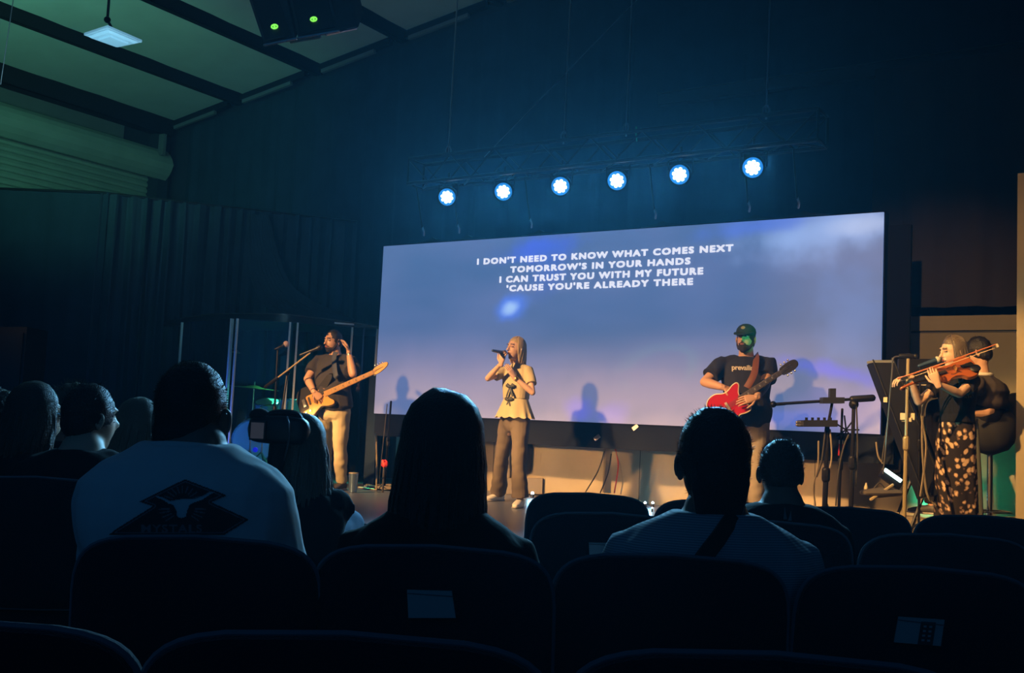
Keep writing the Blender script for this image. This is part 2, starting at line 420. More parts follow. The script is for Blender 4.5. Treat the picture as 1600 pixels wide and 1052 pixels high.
# roof: film faced insulation between purlins
x0, x1 = XL-.2, 5.0
mb = MB(); n = 80
vs = []; fs = []
for i, yy in enumerate(np.linspace(-5, WY+.2, 50)):
    for j in range(n+1):
        xx = x0+(x1-x0)*j/n; vs.append((xx, yy, zc(xx)+.003*math.sin(yy*3+xx*1.1)+.003*math.sin(yy*7.3-xx*2)))
for i in range(49):
    for j in range(n):
        a = i*(n+1)+j; fs.append((a, a+1, a+n+2, a+n+1))
mb.add(vs, fs); mb.add([(x0, -5, zc(x0)+.2), (x1, -5, zc(x1)+.2), (x1, WY+.2, zc(x1)+.2), (x0, WY+.2, zc(x0)+.2)], [(0, 1, 2, 3)])
ceil = struct('ceiling', mb, 'roof_film', smooth=True)
PX = [-14.30, -12.72, -11.07, -9.44, -7.8, -6.15, -4.5, -2.9, -1.2, .5, 2.2, 3.9]
first = None
for k, xx in enumerate(PX):
    h = .25 if k else .35
    mb = MB(); yc, ln = 3.2, 16.5; zt = zc(xx)+.07
    mb.box((xx-.01, yc, zt-h/2), (.02, ln, h)); mb.box((xx-.05, yc, zt-h+.01), (.10, ln, .02))
    if k == 0: mb.box((xx-.2, yc, zt-.17), (.3, ln, .28))
    obj('purlin', mb, 'purlin', ceil, smooth=False)
# rake flashing pieces on the gable wall, one in each bay
for k in range(len(PX)-1):
    a, b = PX[k]+.10, PX[k+1]-.52
    pa, pb = Vector((a, WY-.12, zc(a)-.17)), Vector((b, WY-.12, zc(b)-.17)); d = (pb-pa).normalized()
    mb = MB().box((pa+pb)/2, ((pb-pa).length, .05, .055), (d, Y, d.cross(Y)*-1)); obj('rake_flashing', mb, 'rake_trim', ceil, smooth=False)
    mb = MB().box((pa+pb)/2+Vector((0, .05, .09)), ((pb-pa).length+.5, .08, .10), (d, Y, d.cross(Y)*-1)); obj('rafter_piece', mb, 'purlin', ceil, smooth=False)
# gable wall with black cloth
def drape_mesh(pa, pb, zb, zt, folds, amp, jit=.3, nz=14, seed=1, thick=.01, puddle=None, zt2=None):
    pa, pb = Vector((*pa, 0)), Vector((*pb, 0)); L = (pb-pa).length; d = (pb-pa)/L; nrm = Vector((d.y, -d.x, 0))
    r = random.Random(seed); n = int(folds*8); ph = [r.uniform(-1, 1) for _ in range(8)]
    vs = []; fs = []
    zt2 = zt if zt2 is None else zt2
    for j in range(nz+1):
        v = j/nz
        for i in range(n+1):
            u = i/n; top = zt+(zt2-zt)*u
            x = u*folds*2*PI
            k = amp*(.45+.55*(1-v))*(math.sin(x+ph[0]*3+1.3*math.sin(x*.17+ph[1]*4))+.45*math.sin(x*.53+ph[2]*5+v*1.5)+.3*math.sin(x*1.9+ph[3]*5+v*2))
            sx = jit*amp*(1-v)*math.sin(x*.31+ph[4]*6)*2
            vs.append(pa+d*(u*L+sx)+nrm*k+Vector((0, 0, zb+(top-zb)*v)))
    for j in range(nz):
        for i in range(n):
            a = j*(n+1)+i; fs.append((a, a+1, a+n+2, a+n+1))
    m = MB().add(vs, fs); o = len(vs)
    m.add([v - nrm*(-thick) for v in vs], [tuple(reversed(f)) for f in fs]); return m
mb = MB().box((-5, WY+.25, 4.4), (20.4, .3, 8.8)); struct('wall_back', mb, 'wall_dark')
t = obj('stage_curtain', drape_mesh((-13.9, WY-.05), (-.4, WY-.05), STG, 5.85, 40, .035, seed=3, zt2=7.9), 'curtain'); tag(t, 'black gathered curtain covering the gable wall behind the LED screen', 'curtain')
# horizontal girt across the gable wall
t = obj('steel_girt', MB().box((-2.1, WY-.16, 5.18), (6.6, .10, .14)).box((-2.1, WY-.20, 5.245), (6.6, .08, .012)), mat('girt', (.030, .036, .042), .6), smooth=False); tag(t, 'long dark steel girt crossing the gable wall high above the screen', 'beam')
t = obj('red_panel', MB().box((-1.35, WY-.20, 5.02), (.75, .03, .15)), 'exit_red', smooth=False); tag(t, 'dim red strip panel under the steel girt at far upper right', 'panel')
# left wall, shutter and barrel
mb = MB().box((XL-.1, 3.5, 3.4), (.2, 17, 6.6)); struct('wall_left', mb, 'wall_dark')
sh = thing('roller_shutter', 'green lit roll-up door with ribbed slats and barrel housing under the roof', 'shutter', (XL+.1, 7.5, 2.2))
YA, YB = 3.0, 11.35
for k in range(20):
    z0 = 5.28-k*.098
    mb = MB(); sec = [(0, 0), (.030, .012), (.036, .045), (.018, .075), (0, .096)]
    vs = []; yb = YB if z0 > 4.98 else YB-.05
    for yy in (YA, yb): vs += [(XL+.12+a, yy, z0-.098+b) for a, b in sec] + [(XL+.11, yy, z0-.002), (XL+.11, yy, z0-.098)]
    n = len(sec)+2; fs = [(i, (i+1) % n, n+(i+1) % n, n+i) for i in range(n)] + [tuple(range(n-1, -1, -1)), tuple(range(n, 2*n))]
    mb.add(vs, fs); obj('slat', mb, 'shutter', sh, smooth=False)
mb = MB(); vs = []; fs = []; n = 15; R0_ = .235; cxx, czz = XL+.33, 5.26
prof = [(math.cos(a)*(R0_+(.02 if i % 3 == 0 else 0)), math.sin(a)*(R0_+(.02 if i % 3 == 0 else 0))) for i, a in enumerate([2*PI*q/n for q in range(n)])]
for yy in (YA, YB+.08): vs += [(cxx+a, yy, czz+b) for a, b in prof]
fs = [(i, (i+1) % n, n+(i+1) % n, n+i) for i in range(n)] + [tuple(range(n-1, -1, -1)), tuple(range(n, 2*n))]
mb.add(vs, fs); obj('barrel', mb, 'shutter', sh, smooth=False)
obj('bracket', MB().box((XL+.25, YB+.15, 5.0), (.3, .04, .6)).box((XL+.2, YB+.1, 4.6), (.12, .1, 1.0)), 'purlin', sh, smooth=False)
t = obj('wall_panel', MB().box((XL+.05, 6.7, 5.72), (.06, 8.2, .50)), 'panel_grey', smooth=False); tag(t, 'plain grey wall panel between shutter barrel and eave beam', 'panel')
t = obj('column', MB().box((XL+.25, WY-.12, 3.0), (.3, .2, 5.6)), 'wall_dark', smooth=False); tag(t, 'dark steel corner column beside the shutter barrel', 'column')
mb = MB().box((-14.25, 11.2, 5.55), (.12, .06, .35)); t = obj('junction_plate', mb, 'panel_grey', smooth=False); tag(t, 'small grey plate on the corner column above the barrel end', 'plate')

# black drapes at left on a rail
a1, a2 = onZ(157, 302, 4.0), onZ(390, 329, 4.0)
t = obj('side_drape', drape_mesh((a1.x, a1.y), (-10.05, WY-.18), STG*0, 4.0, 19, .085, seed=5, nz=24), 'drape'); tag(t, 'long dark gathered drape hanging behind the drum booth', 'drape')
b1 = onZ(-60, 297, 4.0)
t = obj('masking_drape', drape_mesh((b1.x-.6, b1.y-.4), (a1.x+.08, a1.y+.07), 0, 4.02, 9, .015, seed=8), 'curtain'); tag(t, 'flat black masking drape at far left edge', 'drape')
t = obj('curtain_rail', MB().tube([(b1.x-.6, b1.y-.4, 4.03), (a1.x, a1.y, 4.01), (-10.05, WY-.2, 4.01)], .018), 'black_metal'); tag(t, 'thin black rail carrying the left drapes', 'rail')
t = thing('drape_swag', 'dark cloth gathered back in a swag above the drum booth', 'drape', onZ(455, 480, 2.7))
mb = MB()
for k in range(9):
    f_ = k/8
    p0 = P(392+f_*24, 338+f_*2, 14.6-f_*.1); p1 = P(396+f_*50, 430+f_*10, 14.2); p2 = P(430+f_*70, 484-f_*2, 13.9); p3 = P(500+f_*50, 500, 13.85)
    mb.tube(curve_pts([p0, p1, p2, p3], 5), [.035, .05, .05, .05, .05, .05, .05, .05, .05, .05, .05, .05, .04, .04, .03, .03], 6)
obj('gathered_cloth', mb, 'drape', t)

# low tan wall along the back of the stage
TWY = 10.95; WX0, WX1, WT = -8.6, .2, onY(1405, 495, 10.7).z
lw = MB().box(((WX0+WX1)/2, TWY-.22, (STG+WT-.16)/2), (WX1-WX0, .10, WT-STG-.16)); tw = struct('trim_2', lw, 'tan_wall')
obj('top_rail', MB().box(((WX0+WX1)/2, TWY-.235, WT-.075), (WX1-WX0, .13, .14)), 'tan_wall', tw, smooth=False)
obj('dark_strip', MB().box(((WX0+WX1)/2, TWY-.24, WT-.155), (WX1-WX0, .07, .018)), 'black_plastic', tw, smooth=False)  # thin black strip under the top rail
for k in range(4):
    obj('panel_joint', MB().box((WX0+1.2+k*1.93+.3, TWY-.271, (STG+WT)/2-.1), (.006, .006, WT-STG-.2)), 'cable', tw, smooth=False)
t = obj('brown_curtain', drape_mesh((-2.75, TWY-.15), (.9, TWY-.15), 2.55, 5.0, 9, .05, seed=12), 'brown_curtain'); tag(t, 'brown pleated curtain above the tan wall behind the violinist', 'curtain')
pp = onY(1590, 271, 8.9)
t = obj('pillar', MB().box((pp.x+.30, 8.9+.1, (STG+pp.z)/2), (.6, .2, pp.z-STG)), 'tan_wall', smooth=False); tag(t, 'tan painted pillar at the right edge of the stage', 'pillar')

# ------------------------------------------------------------------ LED screen
SX0, SY, SZ0, SW, SH = -8.205, 9.744, 1.295, 5.82, 2.0
def screenmat():
    m = bpy.data.materials.new('screen_picture'); m.use_nodes = True; nt = m.node_tree; b = nt.nodes['Principled BSDF']
    b.inputs['Base Color'].default_value = (.20, .20, .20, 1); b.inputs['Roughness'].default_value = .6; b.inputs['Specular IOR Level'].default_value = .1
    b.inputs['Emission Strength'].default_value = .88
    tc = nt.nodes.new('ShaderNodeTexCoord')
    ns = nt.nodes.new('ShaderNodeTexNoise'); ns.inputs['Scale'].default_value = .9; ns.inputs['Detail'].default_value = 2
    mp = nt.nodes.new('ShaderNodeMapping'); mp.inputs['Scale'].default_value = (.6, 1, 1.8)
    nt.links.new(tc.outputs['Object'], mp.inputs[0]); nt.links.new(mp.outputs[0], ns.inputs['Vector'])
    cr = nt.nodes.new('ShaderNodeValToRGB'); e = cr.color_ramp.elements
    e[0].position = .35; e[0].color = (.072, .150, .335, 1); e[1].position = .68; e[1].color = (.120, .185, .400, 1)
    nt.links.new(ns.outputs['Fac'], cr.inputs[0]); cur = cr.outputs[0]
    def blob(px, py, rx, ry, rot, col, s):
        nonlocal cur
        q = onY(px, py, SY); u, v = q.x-(SX0+SW/2), q.z-SZ0
        mm = nt.nodes.new('ShaderNodeMapping'); mm.vector_type = 'TEXTURE'
        mm.inputs['Location'].default_value = (u, 0, v); mm.inputs['Rotation'].default_value = (0, rot, 0); mm.inputs['Scale'].default_value = (rx, 1, ry)
        nt.links.new(tc.outputs['Object'], mm.inputs[0])
        mu = nt.nodes.new('ShaderNodeVectorMath'); mu.operation = 'MULTIPLY'; mu.inputs[1].default_value = (1, 0, 1); nt.links.new(mm.outputs[0], mu.inputs[0])
        ln = nt.nodes.new('ShaderNodeVectorMath'); ln.operation = 'LENGTH'; nt.links.new(mu.outputs[0], ln.inputs[0])
        nz = nt.nodes.new('ShaderNodeTexNoise'); nz.inputs['Scale'].default_value = 3.2; nz.inputs['Detail'].default_value = 3; nt.links.new(tc.outputs['Object'], nz.inputs['Vector'])
        ad = nt.nodes.new('ShaderNodeMath'); ad.operation = 'MULTIPLY_ADD'; ad.inputs[1].default_value = .9; ad.inputs[2].default_value = -.45; nt.links.new(nz.outputs['Fac'], ad.inputs[0])
        a2 = nt.nodes.new('ShaderNodeMath'); nt.links.new(ad.outputs[0], a2.inputs[0]); nt.links.new(ln.outputs['Value'], a2.inputs[1])
        mr = nt.nodes.new('ShaderNodeMapRange'); mr.interpolation_type = 'SMOOTHERSTEP'; mr.inputs['From Min'].default_value = 1; mr.inputs['From Max'].default_value = 0
        mr.inputs['To Max'].default_value = s; nt.links.new(a2.outputs[0], mr.inputs['Value'])
        mx = nt.nodes.new('ShaderNodeMix'); mx.data_type = 'RGBA'; nt.links.new(mr.outputs[0], mx.inputs['Factor']); nt.links.new(cur, mx.inputs['A'])
        mx.inputs['B'].default_value = (*col, 1); cur = mx.outputs['Result']
    blob(700, 600, 2.2, .7, 0, (.155, .20, .44), .55)
    blob(1000, 620, 2.0, .5, 0, (.20, .21, .40), .7)
    blob(1340, 640, .9, .5, 0, (.20, .21, .48), .9)
    blob(1290, 360, 1.3, .42, -.12, (.30, .46, .86), .95)
    blob(1190, 352, .9, .16, -.1, (.10, .20, .74), .8)
    blob(1330, 500, .5, .9, 0, (.13, .26, .62), .5)
    blob(1310, 582, .75, .13, .22, (.06, .13, .80), .95)
    blob(1345, 352, .5, .15, -.1, (.55, .66, .95), .5)
    blob(845, 388, .75, .22, -.1, (.07, .15, .78), .95)
    blob(860, 420, .35, .5, .3, (.06, .14, .55), .6)
    blob(800, 481, .33, .22, -.3, (.10, .24, .95), 1)
    blob(798, 482, .17, .11, -.3, (.40, .62, 1), .95)
    blob(905, 640, .25, .22, 0, (.13, .15, .80), .65)
    blob(958, 648, .35, .2, 0, (.13, .15, .80), .5)
    blob(1240, 655, .9, .14, 0, (.12, .2, .8), .5)
    nt.links.new(cur, b.inputs['Emission Color']); return m
scr = thing('led_screen', 'large wide LED wall showing four lines of white song words on blue', 'screen', (SX0+SW/2, SY, SZ0))
obj('display', MB().box((SX0+SW/2, SY+.01, SZ0+SH/2), (SW, .02, SH)), screenmat(), scr, smooth=False)
obj('back_frame', MB().box((SX0+SW/2, SY+.09, SZ0+SH/2), (SW+.02, .13, SH+.03)).box((SX0+SW+.11, SY+.16, SZ0+.75), (.20, .06, 2.3)), 'purlin', scr, smooth=False)
obj('skirt', MB().box((SX0+SW/2+.05, SY+.06, SZ0-.135), (SW+.12, .05, .25)), 'skirt_cloth', scr, smooth=False)
obj('side_cover', MB().box((SX0-.10, SY+.14, SZ0-.2), (.16, .1, 1.3)), 'curtain', scr, smooth=False)
lines_ = [("I DON'T NEED TO KNOW WHAT COMES NEXT", (746, 409.5), (1145, 386.5)), ("TOMORROW'S IN YOUR HANDS", (798, 421), (1078, 408)),
          ("I CAN TRUST YOU WITH MY FUTURE", (781, 437.5), (1098, 423)), ("'CAUSE YOU'RE ALREADY THERE", (792, 450.5), (1082, 440))]
for txt, pa, pb in lines_:
    A, B = onY(*pa, SY-.006), onY(*pb, SY-.006)
    vs, fs = text_mesh(txt, .1, offset=0, align='LEFT', space=1.22)
    xs = [v[0] for v in vs]; ys = [v[1] for v in vs]; k = (B.x-A.x)/(max(xs)-min(xs)); x0_, zc_ = min(xs), (min(ys)+max(ys))/2
    hk = .064/(max(ys)-min(ys))
    mb = MB()
    for q, (dx, dz) in enumerate(((0, 0), (.006, 0), (-.006, 0), (0, .0045), (0, -.0045), (.005, .004), (-.005, -.004), (.005, -.004), (-.005, .004))):
        mb.add([(A.x+dx+(x-x0_)*k, SY-.006-.0002*q, (A.z+B.z)/2+dz+(y-zc_)*hk) for x, y, z in vs], [tuple(reversed(f)) for f in fs])
    obj('lyric_line', mb, 'text_white', scr, smooth=False)['kind'] = 'stuff'
for px, py in ((933, 684), (993, 668), (1118, 705)):
    q = onY(px, py, SY+.03); obj('clip', MB().box(q, (.07, .02, .04), (Vector((.8, 0, .6)), Y, Vector((-.6, 0, .8)))), 'steel', scr, smooth=False)

# ------------------------------------------------------------------ truss and pars
TY, TZ = 9.3, 4.0
tr = thing('lighting_truss', 'black box truss hanging on cables above the LED screen', 'truss', (-5.1, TY, TZ-.15))
mb = MB(); TX0, TX1 = -7.42, -2.82
for dy in (-.14, .14):
    for dz in (-.14, .14): mb.tube([(TX0, TY+dy, TZ+dz), (TX1, TY+dy, TZ+dz)], .022, 8, 'flat')
obj('chord_tubes', mb, 'black_metal', tr)
n = 16; mb = MB()
for k in range(n):
    xa, xb = TX0+(TX1-TX0)*k/n, TX0+(TX1-TX0)*(k+1)/n; s_ = 1 if k % 2 else -1
    mb.tube([(xa, TY-.14, TZ-.14*s_), (xb, TY-.14, TZ+.14*s_)], .010, 6); mb.tube([(xa, TY+.14, TZ-.14*s_), (xb, TY+.14, TZ+.14*s_)], .010, 6)
    mb.tube([(xa, TY-.14*s_, TZ-.14), (xb, TY+.14*s_, TZ-.14)], .010, 6)
for xe in (TX0, TX1):
    for q in ((-.14, -.14, -.14, .14), (-.14, .14, .14, .14), (.14, .14, .14, -.14), (.14, -.14, -.14, -.14)):
        mb.tube([(xe, TY+q[0], TZ+q[1]), (xe, TY+q[2], TZ+q[3])], .014, 6)
obj('lacing', mb, 'black_metal', tr)
for (px0, py0, px1, py1) in ((716, 0, 700, 250), (889, 0, 880, 238), (987, 0, 978, 218), (1196, 0, 1197, 190)):
    b_ = onY(px1, py1, TY); zt = zc(b_.x)
    mb = MB().tube([(b_.x, TY, TZ+.15), (b_.x+.02, TY, zt-.02)], .010, 6)
    c_ = obj('hanging_cable', mb, 'steel', tr)
    obj('shackle', MB().tube(curve_pts([(b_.x-.03, TY, TZ+.17), (b_.x-.03, TY, TZ+.24), (b_.x, TY, TZ+.28), (b_.x+.03, TY, TZ+.24), (b_.x+.03, TY, TZ+.17)], 3), .008, 6), 'steel', tr)
p0, p1 = onY(757, 245, TY), onY(992, 3, TY)
obj('diagonal_wire', MB().tube([p0, p0+(p1-p0)*1.25], .004, 5), 'steel', tr)
for px, py in ((676, 368), (731, 361), (843, 355), (1035, 341), (1180, 330), (1256, 326)):
    q = onY(px, py, SY-.0)
    m_ = MB().tube([(q.x, TY+.1, TZ-.14), (q.x, TY+.24, SZ0+SH+.14)], .010, 6)
    obj('drop_strap', m_, 'black_metal', tr)
    obj('hook', MB().tube(curve_pts([(q.x, TY+.24, SZ0+SH+.15), (q.x+.012, TY+.26, SZ0+SH+.10), (q.x, TY+.28, SZ0+SH+.06)], 3), .011, 6), 'steel', tr)
    obj('hang_plate', MB().slab([(-.24, 0), (-.06, .025), (0, .05), (.06, .025), (.24, 0)], (q.x, SY+.0, SZ0+SH+.015), X, Z, Y, .05), 'black_metal', tr, smooth=False)
q = onY(994, 208, TY)
t = obj('cable_tie', MB().tube([q+Vector((-.05, 0, .03)), q, q+Vector((.05, 0, .04))], .006, 5).tube([q+Vector((0, 0, .06)), q, q+Vector((.01, 0, -.08))], .007, 5), mat('green_tie', (.03, .3, .12), .5)); tag(t, 'small green cable tie standing on top of the truss', 'tie')
PARL = ['leftmost par light of the six on the truss, just above the screen corner', 'second par light from the left on the truss', 'third par light from the left, above the first lyric words',
        'fourth par light from the left, beside the third cable', 'fifth par light from the left on the truss', 'rightmost and largest looking par light on the truss']
for i, px_ in enumerate(PARX):
    c = Vector((px_, TY-.02, 3.70)); d = (Vector((px_*.5+.3, 1.5, 1.0))-c).normalized(); sd = d.cross(Z).normalized(); u_ = sd.cross(d)
    t = thing('par_light', PARL[i], 'stage light', c)
    obj('can', MB().loft([(c-d*.12, sd*.06, u_*.06), (c-d*.09, sd*.10, u_*.10), (c+d*.03, sd*.112, u_*.112), (c+d*.05, sd*.115, u_*.115)], 20, ('flat', 'flat')), 'black_metal', t)
    ln_ = obj('lens_plate', MB().loft([(c+d*.050, sd*.094, u_*.094), (c+d*.054, sd*.092, u_*.092)], 24, 'flat'), 'halo_glow', t)
    for k in range(9):
        r_ = 0 if k == 8 else .052; a_ = 2*PI*k/8+.2
        q = c+d*.056+sd*(r_*math.cos(a_))+u_*(r_*math.sin(a_)); rr = .032 if k == 8 else .018
        obj('led', MB().loft([(q, sd*rr, u_*rr), (q+d*.008, sd*rr*.8, u_*rr*.8)], 10, 'flat'), 'led_white', t)
    obj('yoke', MB().tube([c+X*.125, c+X*.13+Z*.14, c+Z*.17, c-X*.13+Z*.14, c-X*.125], .010, 6).tube([c+Z*.17, c+Z*.26], .014, 6), 'black_metal', t)

# ------------------------------------------------------------------ hung speakers and high bay lamp
def quad_box(pts_front, depth_dir, depth):     # four surveyed front corners pushed back
    a = [Vector(p) for p in pts_front]; b = [p+depth_dir*depth for p in a]
    return MB().add(a+b, [(3, 2, 1, 0), (4, 5, 6, 7), (0, 1, 5, 4), (1, 2, 6, 5), (2, 3, 7, 6), (3, 0, 4, 7)])
back = Vector((FW.x, FW.y, 0)).normalized()
def speaker(name, label, q, g, hx):
    # q: bottom-left, bottom-right pixels; hx: top offset pixels
    D = 8.6
    bl, br = P(*q[0], D), P(*q[1], D); tl, tr_ = P(q[0][0]+hx[0], q[0][1]-150, D+.75), P(q[1][0]+hx[1], q[1][1]-150, D+.75)
    t = thing(name, label, 'speaker', (bl+br)/2)
    obj('cabinet', quad_box([bl, br, tr_, tl], (back*.8+Z*.8).normalized(), .42), 'black_plastic', t, smooth=False)
    u_ = (tl-bl).normalized(); s_ = (br-bl).normalized(); n_ = s_.cross(u_).normalized()
    if n_.dot(back) > 0: n_ = -n_
    mb = MB().slab([(.02, .04), ((br-bl).length-.02, .04), ((br-bl).length-.02, .72), (.02, .72)], bl, s_, u_, n_, .012, .004); obj('grille', mb, 'case', t, smooth=False)
    k = ray(*g); tt = (bl-CAM).dot(n_)/k.dot(n_); c = CAM+k*tt+n_*.02
    ring = [c + s_*(.024*math.cos(2*PI*i/20))+u_*(.024*math.sin(2*PI*i/20)) for i in range(21)]
    obj('status_light', MB().tube(ring, .007, 6), 'led_green', t); obj('status_dot', MB().sph(c, .009), 'led_green', t)
    obj('edge_highlight', MB().tube([bl-u_*.005, br-u_*.005], .012, 6), 'chrome', t)  # bright rod added to stand in for light catching the bottom edge
    return t
speaker('line_speaker', 'left of two black hanging speakers with green status ring below the roof', ((413, 70), (462, 60)), (430, 44.5), (-50, -34))
t = speaker('line_speaker', 'right of two black hanging speakers with green status ring and grey side face', ((466, 59), (529, 48)), (491, 33), (-34, -36))
bl, br = P(529, 48, 8.6), P(560, 42, 8.75); tl, tr_ = P(497, -100, 9.3), P(524, -106, 9.5)
obj('side_panel', quad_box([bl, br, tr_, tl], (back*.8+Z*.8).normalized(), .3), mat('speaker_side', (.03, .033, .036), .6), t, smooth=False)
obj('rigging_bar', MB().tube([P(455, 66, 8.7), P(500, 58, 8.6)], .012, 6).tube([P(510, 54, 8.6), P(556, 44, 8.7)], .012, 6), 'steel', t)
q = [onZ(131, 55, 4.3), onZ(184, 74, 4.3), onZ(222, 66, 4.3), onZ(168, 43, 4.3)]
t = thing('high_bay_light', 'unlit white rectangular high bay lamp hanging on a cable under the green roof', 'lamp', sum(q, Vector())/4)
up_ = Vector((0, 0, 1)); cen = sum(q, Vector())/4
mb = MB().add(q+[p+up_*.02 for p in q]+[cen+(p-cen)*.5+up_*.05 for p in q], [(3, 2, 1, 0), (0, 1, 5, 4), (1, 2, 6, 5), (2, 3, 7, 6), (3, 0, 4, 7), (4, 5, 9, 8), (5, 6, 10, 9), (6, 7, 11, 10), (7, 4, 8, 11), (8, 9, 10, 11)])
obj('housing', mb, 'troffer', t, smooth=False)
ins = lambda f_, h: [cen+(p-cen)*f_-up_*h for p in q]
mb = MB().add(ins(.88, .004)+ins(.74, .02), [(0, 4, 5, 1), (1, 5, 6, 2), (2, 6, 7, 3), (3, 7, 4, 0), (7, 6, 5, 4)]); obj('reflector', mb, 'troffer', t, smooth=False)
a_, b_ = ins(.5, .026), None
obj('diffuser', MB().add([p for p in ins(.55, .021)]+[p for p in ins(.5, .034)], [(0, 1, 5, 4), (1, 2, 6, 5), (2, 3, 7, 6), (3, 0, 4, 7), (7, 6, 5, 4)]), 'troffer', t, smooth=False)
h0 = cen+RT*-.06+up_*.16; obj('hanging_cable', MB().tube([cen+up_*.06, h0, Vector((h0.x, h0.y, zc(h0.x)-.02))], .012, 6).sph(h0, .028), 'black_metal', t)
t = obj('hanging_wire', MB().tube([P(22, -10, 9.5), P(1, 132, 9.5)], .004, 5), 'steel'); tag(t, 'thin wire hanging at the upper left edge of the frame', 'wire')

# ------------------------------------------------------------------ drum booth
BT = 2.34
bp = [onZ(285, 504, BT), onZ(367, 498, BT), onZ(460, 504, BT), onZ(551, 511, BT), onZ(590, 514, BT)]
bp = [Vector((p.x, p.y, STG)) for p in bp]
bo = thing('drum_booth', 'clear acrylic drum booth with bright edge strips and a dark canopy', 'booth', bp[1])
def pane(a, b, z0, z1, m='acrylic'):
    d = (b-a).normalized(); nrm = Vector((d.y, -d.x, 0))
    L = (b-a).length; return MB().box((a+b)/2+Z*((z0+z1)/2-a.z), (L-.03, .006, z1-z0), (d, nrm, Z))
for i in range(4):
    obj('acrylic_panel', pane(bp[i], bp[i+1], STG+.02, BT), 'acrylic', bo, smooth=False)
for i, p in enumerate(bp):
    for dd in ((-.045, .045) if i in (1, 2) else (0,)):
        d = (bp[min(i+1, 4)]-bp[max(i-1, 0)]).normalized()
        q = p+d*dd
        obj('edge_strip', MB().box(q+Z*(BT-STG)/2+Vector((0, -.005, 0)), (.022, .022, BT-STG), (d, Vector((d.y, -d.x, 0)), Z)), 'edge_strip', bo, smooth=False)
obj('edge_strip', MB().box(onZ(299, 504, BT)+Z*(-.95)+Vector((.0, .35, 0)), (.012, .012, 1.9)), 'edge_strip', bo, smooth=False)
# canopy: dark band following the panels, with a slight arch
outl = [onZ(250, 506, BT+.01), onZ(283, 497, BT+.08), onZ(325, 491, BT+.10), onZ(367, 489, BT+.10), onZ(440, 490, BT+.10), onZ(500, 496, BT+.09), onZ(551, 503, BT+.06), onZ(592, 510, BT+.02)]
outl = curve_pts(outl, 4); bk = Vector((-.75, 1.0, 0)); n = len(outl); mb = MB()
lo = [Vector((p.x, p.y, BT-.005)) for p in outl]; vs = outl+lo+[p+bk for p in outl]+[p+bk for p in lo]
fs = [(i, i+1, n+i+1, n+i) for i in range(n-1)]+[(i+1, i, 2*n+i, 2*n+i+1) for i in range(n-1)]+[(n+i, n+i+1, 3*n+i+1, 3*n+i) for i in range(n-1)]+[(2*n+i+1, 2*n+i, 3*n+i, 3*n+i+1) for i in range(n-1)]+[(0, n, 3*n, 2*n), (n-1, 3*n-1, 4*n-1, 2*n-1)]
mb.add(vs, fs); obj('canopy', mb, 'canopy', bo)
obj('canopy_trim', MB().tube([p+Vector((.0, -.012, -.012)) for p in outl[4:]], .008, 6), mat('canopy_trim', (.06, .045, .04), .3), bo)
obj('corner_bracket', MB().box(onZ(538, 506, BT+.02), (.22, .03, .02), ((bp[4]-bp[2]).normalized(), Y, Z)), 'edge_strip', bo, smooth=False)
# drums inside
dk = P(425, 690, 13.6); dk.z = STG
def drum(name, label, c, r, h, ax, shell, parent=None):
    c = Vector(c); ax = ax.normalized(); a = ax.orthogonal().normalized(); b = ax.cross(a)
    t = thing(name, label, 'drum', c-ax*h/2)
    obj('shell', MB().loft([(c-ax*h/2, a*r, b*r), (c+ax*h/2, a*r, b*r)], 24, 'flat'), shell, t)
    for s_ in (-1, 1):
        ring = [c+ax*(s_*h/2)+(a*math.cos(2*PI*i/24)+b*math.sin(2*PI*i/24))*(r+.006) for i in range(25)]
        obj('hoop', MB().tube(ring, .012, 6), 'chrome', t)
        obj('head', MB().loft([(c+ax*(s_*(h/2+.001)), a*r*.97, b*r*.97), (c+ax*(s_*(h/2+.004)), a*r*.96, b*r*.96)], 24, 'flat'), 'drum_head', t)
    for k in range(6):
        q = (a*math.cos(PI*k/3)+b*math.sin(PI*k/3))*(r+.012)
        obj('lug', MB().tube([c+q-ax*h*.42, c+q+ax*h*.42], .007, 5), 'chrome', t)
    return t
drum('bass_drum', 'large bass drum lit blue low inside the drum booth', P(402, 690, 13.6), .27, .40, Vector((.5, -.8, 0)), 'drum_shell')
drum('rack_tom', 'rack tom lit green inside the booth left of the bassist', P(418, 640, 13.5), .15, .20, Vector((.15, -.3, 1)), 'drum_shell')
drum('floor_tom', 'green lit floor tom behind the acrylic beside the bassist elbow', P(462, 648, 13.3), .20, .36, Vector((0, 0, 1)), 'drum_shell')
drum('snare_drum', 'shallow snare drum low behind the camera operator', P(445, 655, 13.7), .17, .13, Vector((.1, -.1, 1)), 'chrome')
def cymbal(label, c, r, tilt, gz=STG):
    c = Vector(c); ax = Vector((tilt[0], tilt[1], 1)).normalized(); a = ax.orthogonal().normalized(); b = ax.cross(a)
    t = thing('cymbal', label, 'cymbal', (c.x, c.y, gz))
    obj('disc', MB().loft([(c-ax*.012, a*r, b*r), (c-ax*.008, a*r, b*r), (c+ax*.006, a*r*.35, b*r*.35), (c+ax*.026, a*r*.16, b*r*.16), (c+ax*.030, a*r*.04, b*r*.04)], 28, 'flat'), 'brass', t)
    obj('stand', MB().tube([(c.x, c.y, gz+.30), c-ax*.02, c+ax*.07], .011, 6), 'chrome', t)
    for k in range(3):
        a_ = 2*PI*k/3; obj('leg', MB().tube([(c.x, c.y, gz+.32), (c.x+.28*math.cos(a_), c.y+.28*math.sin(a_), gz+.01)], .009, 5), 'chrome', t)
cymbal('large ride cymbal lit teal right of the head of the man in the white shirt', P(397, 606, 13.4), .31, (.05, .03))
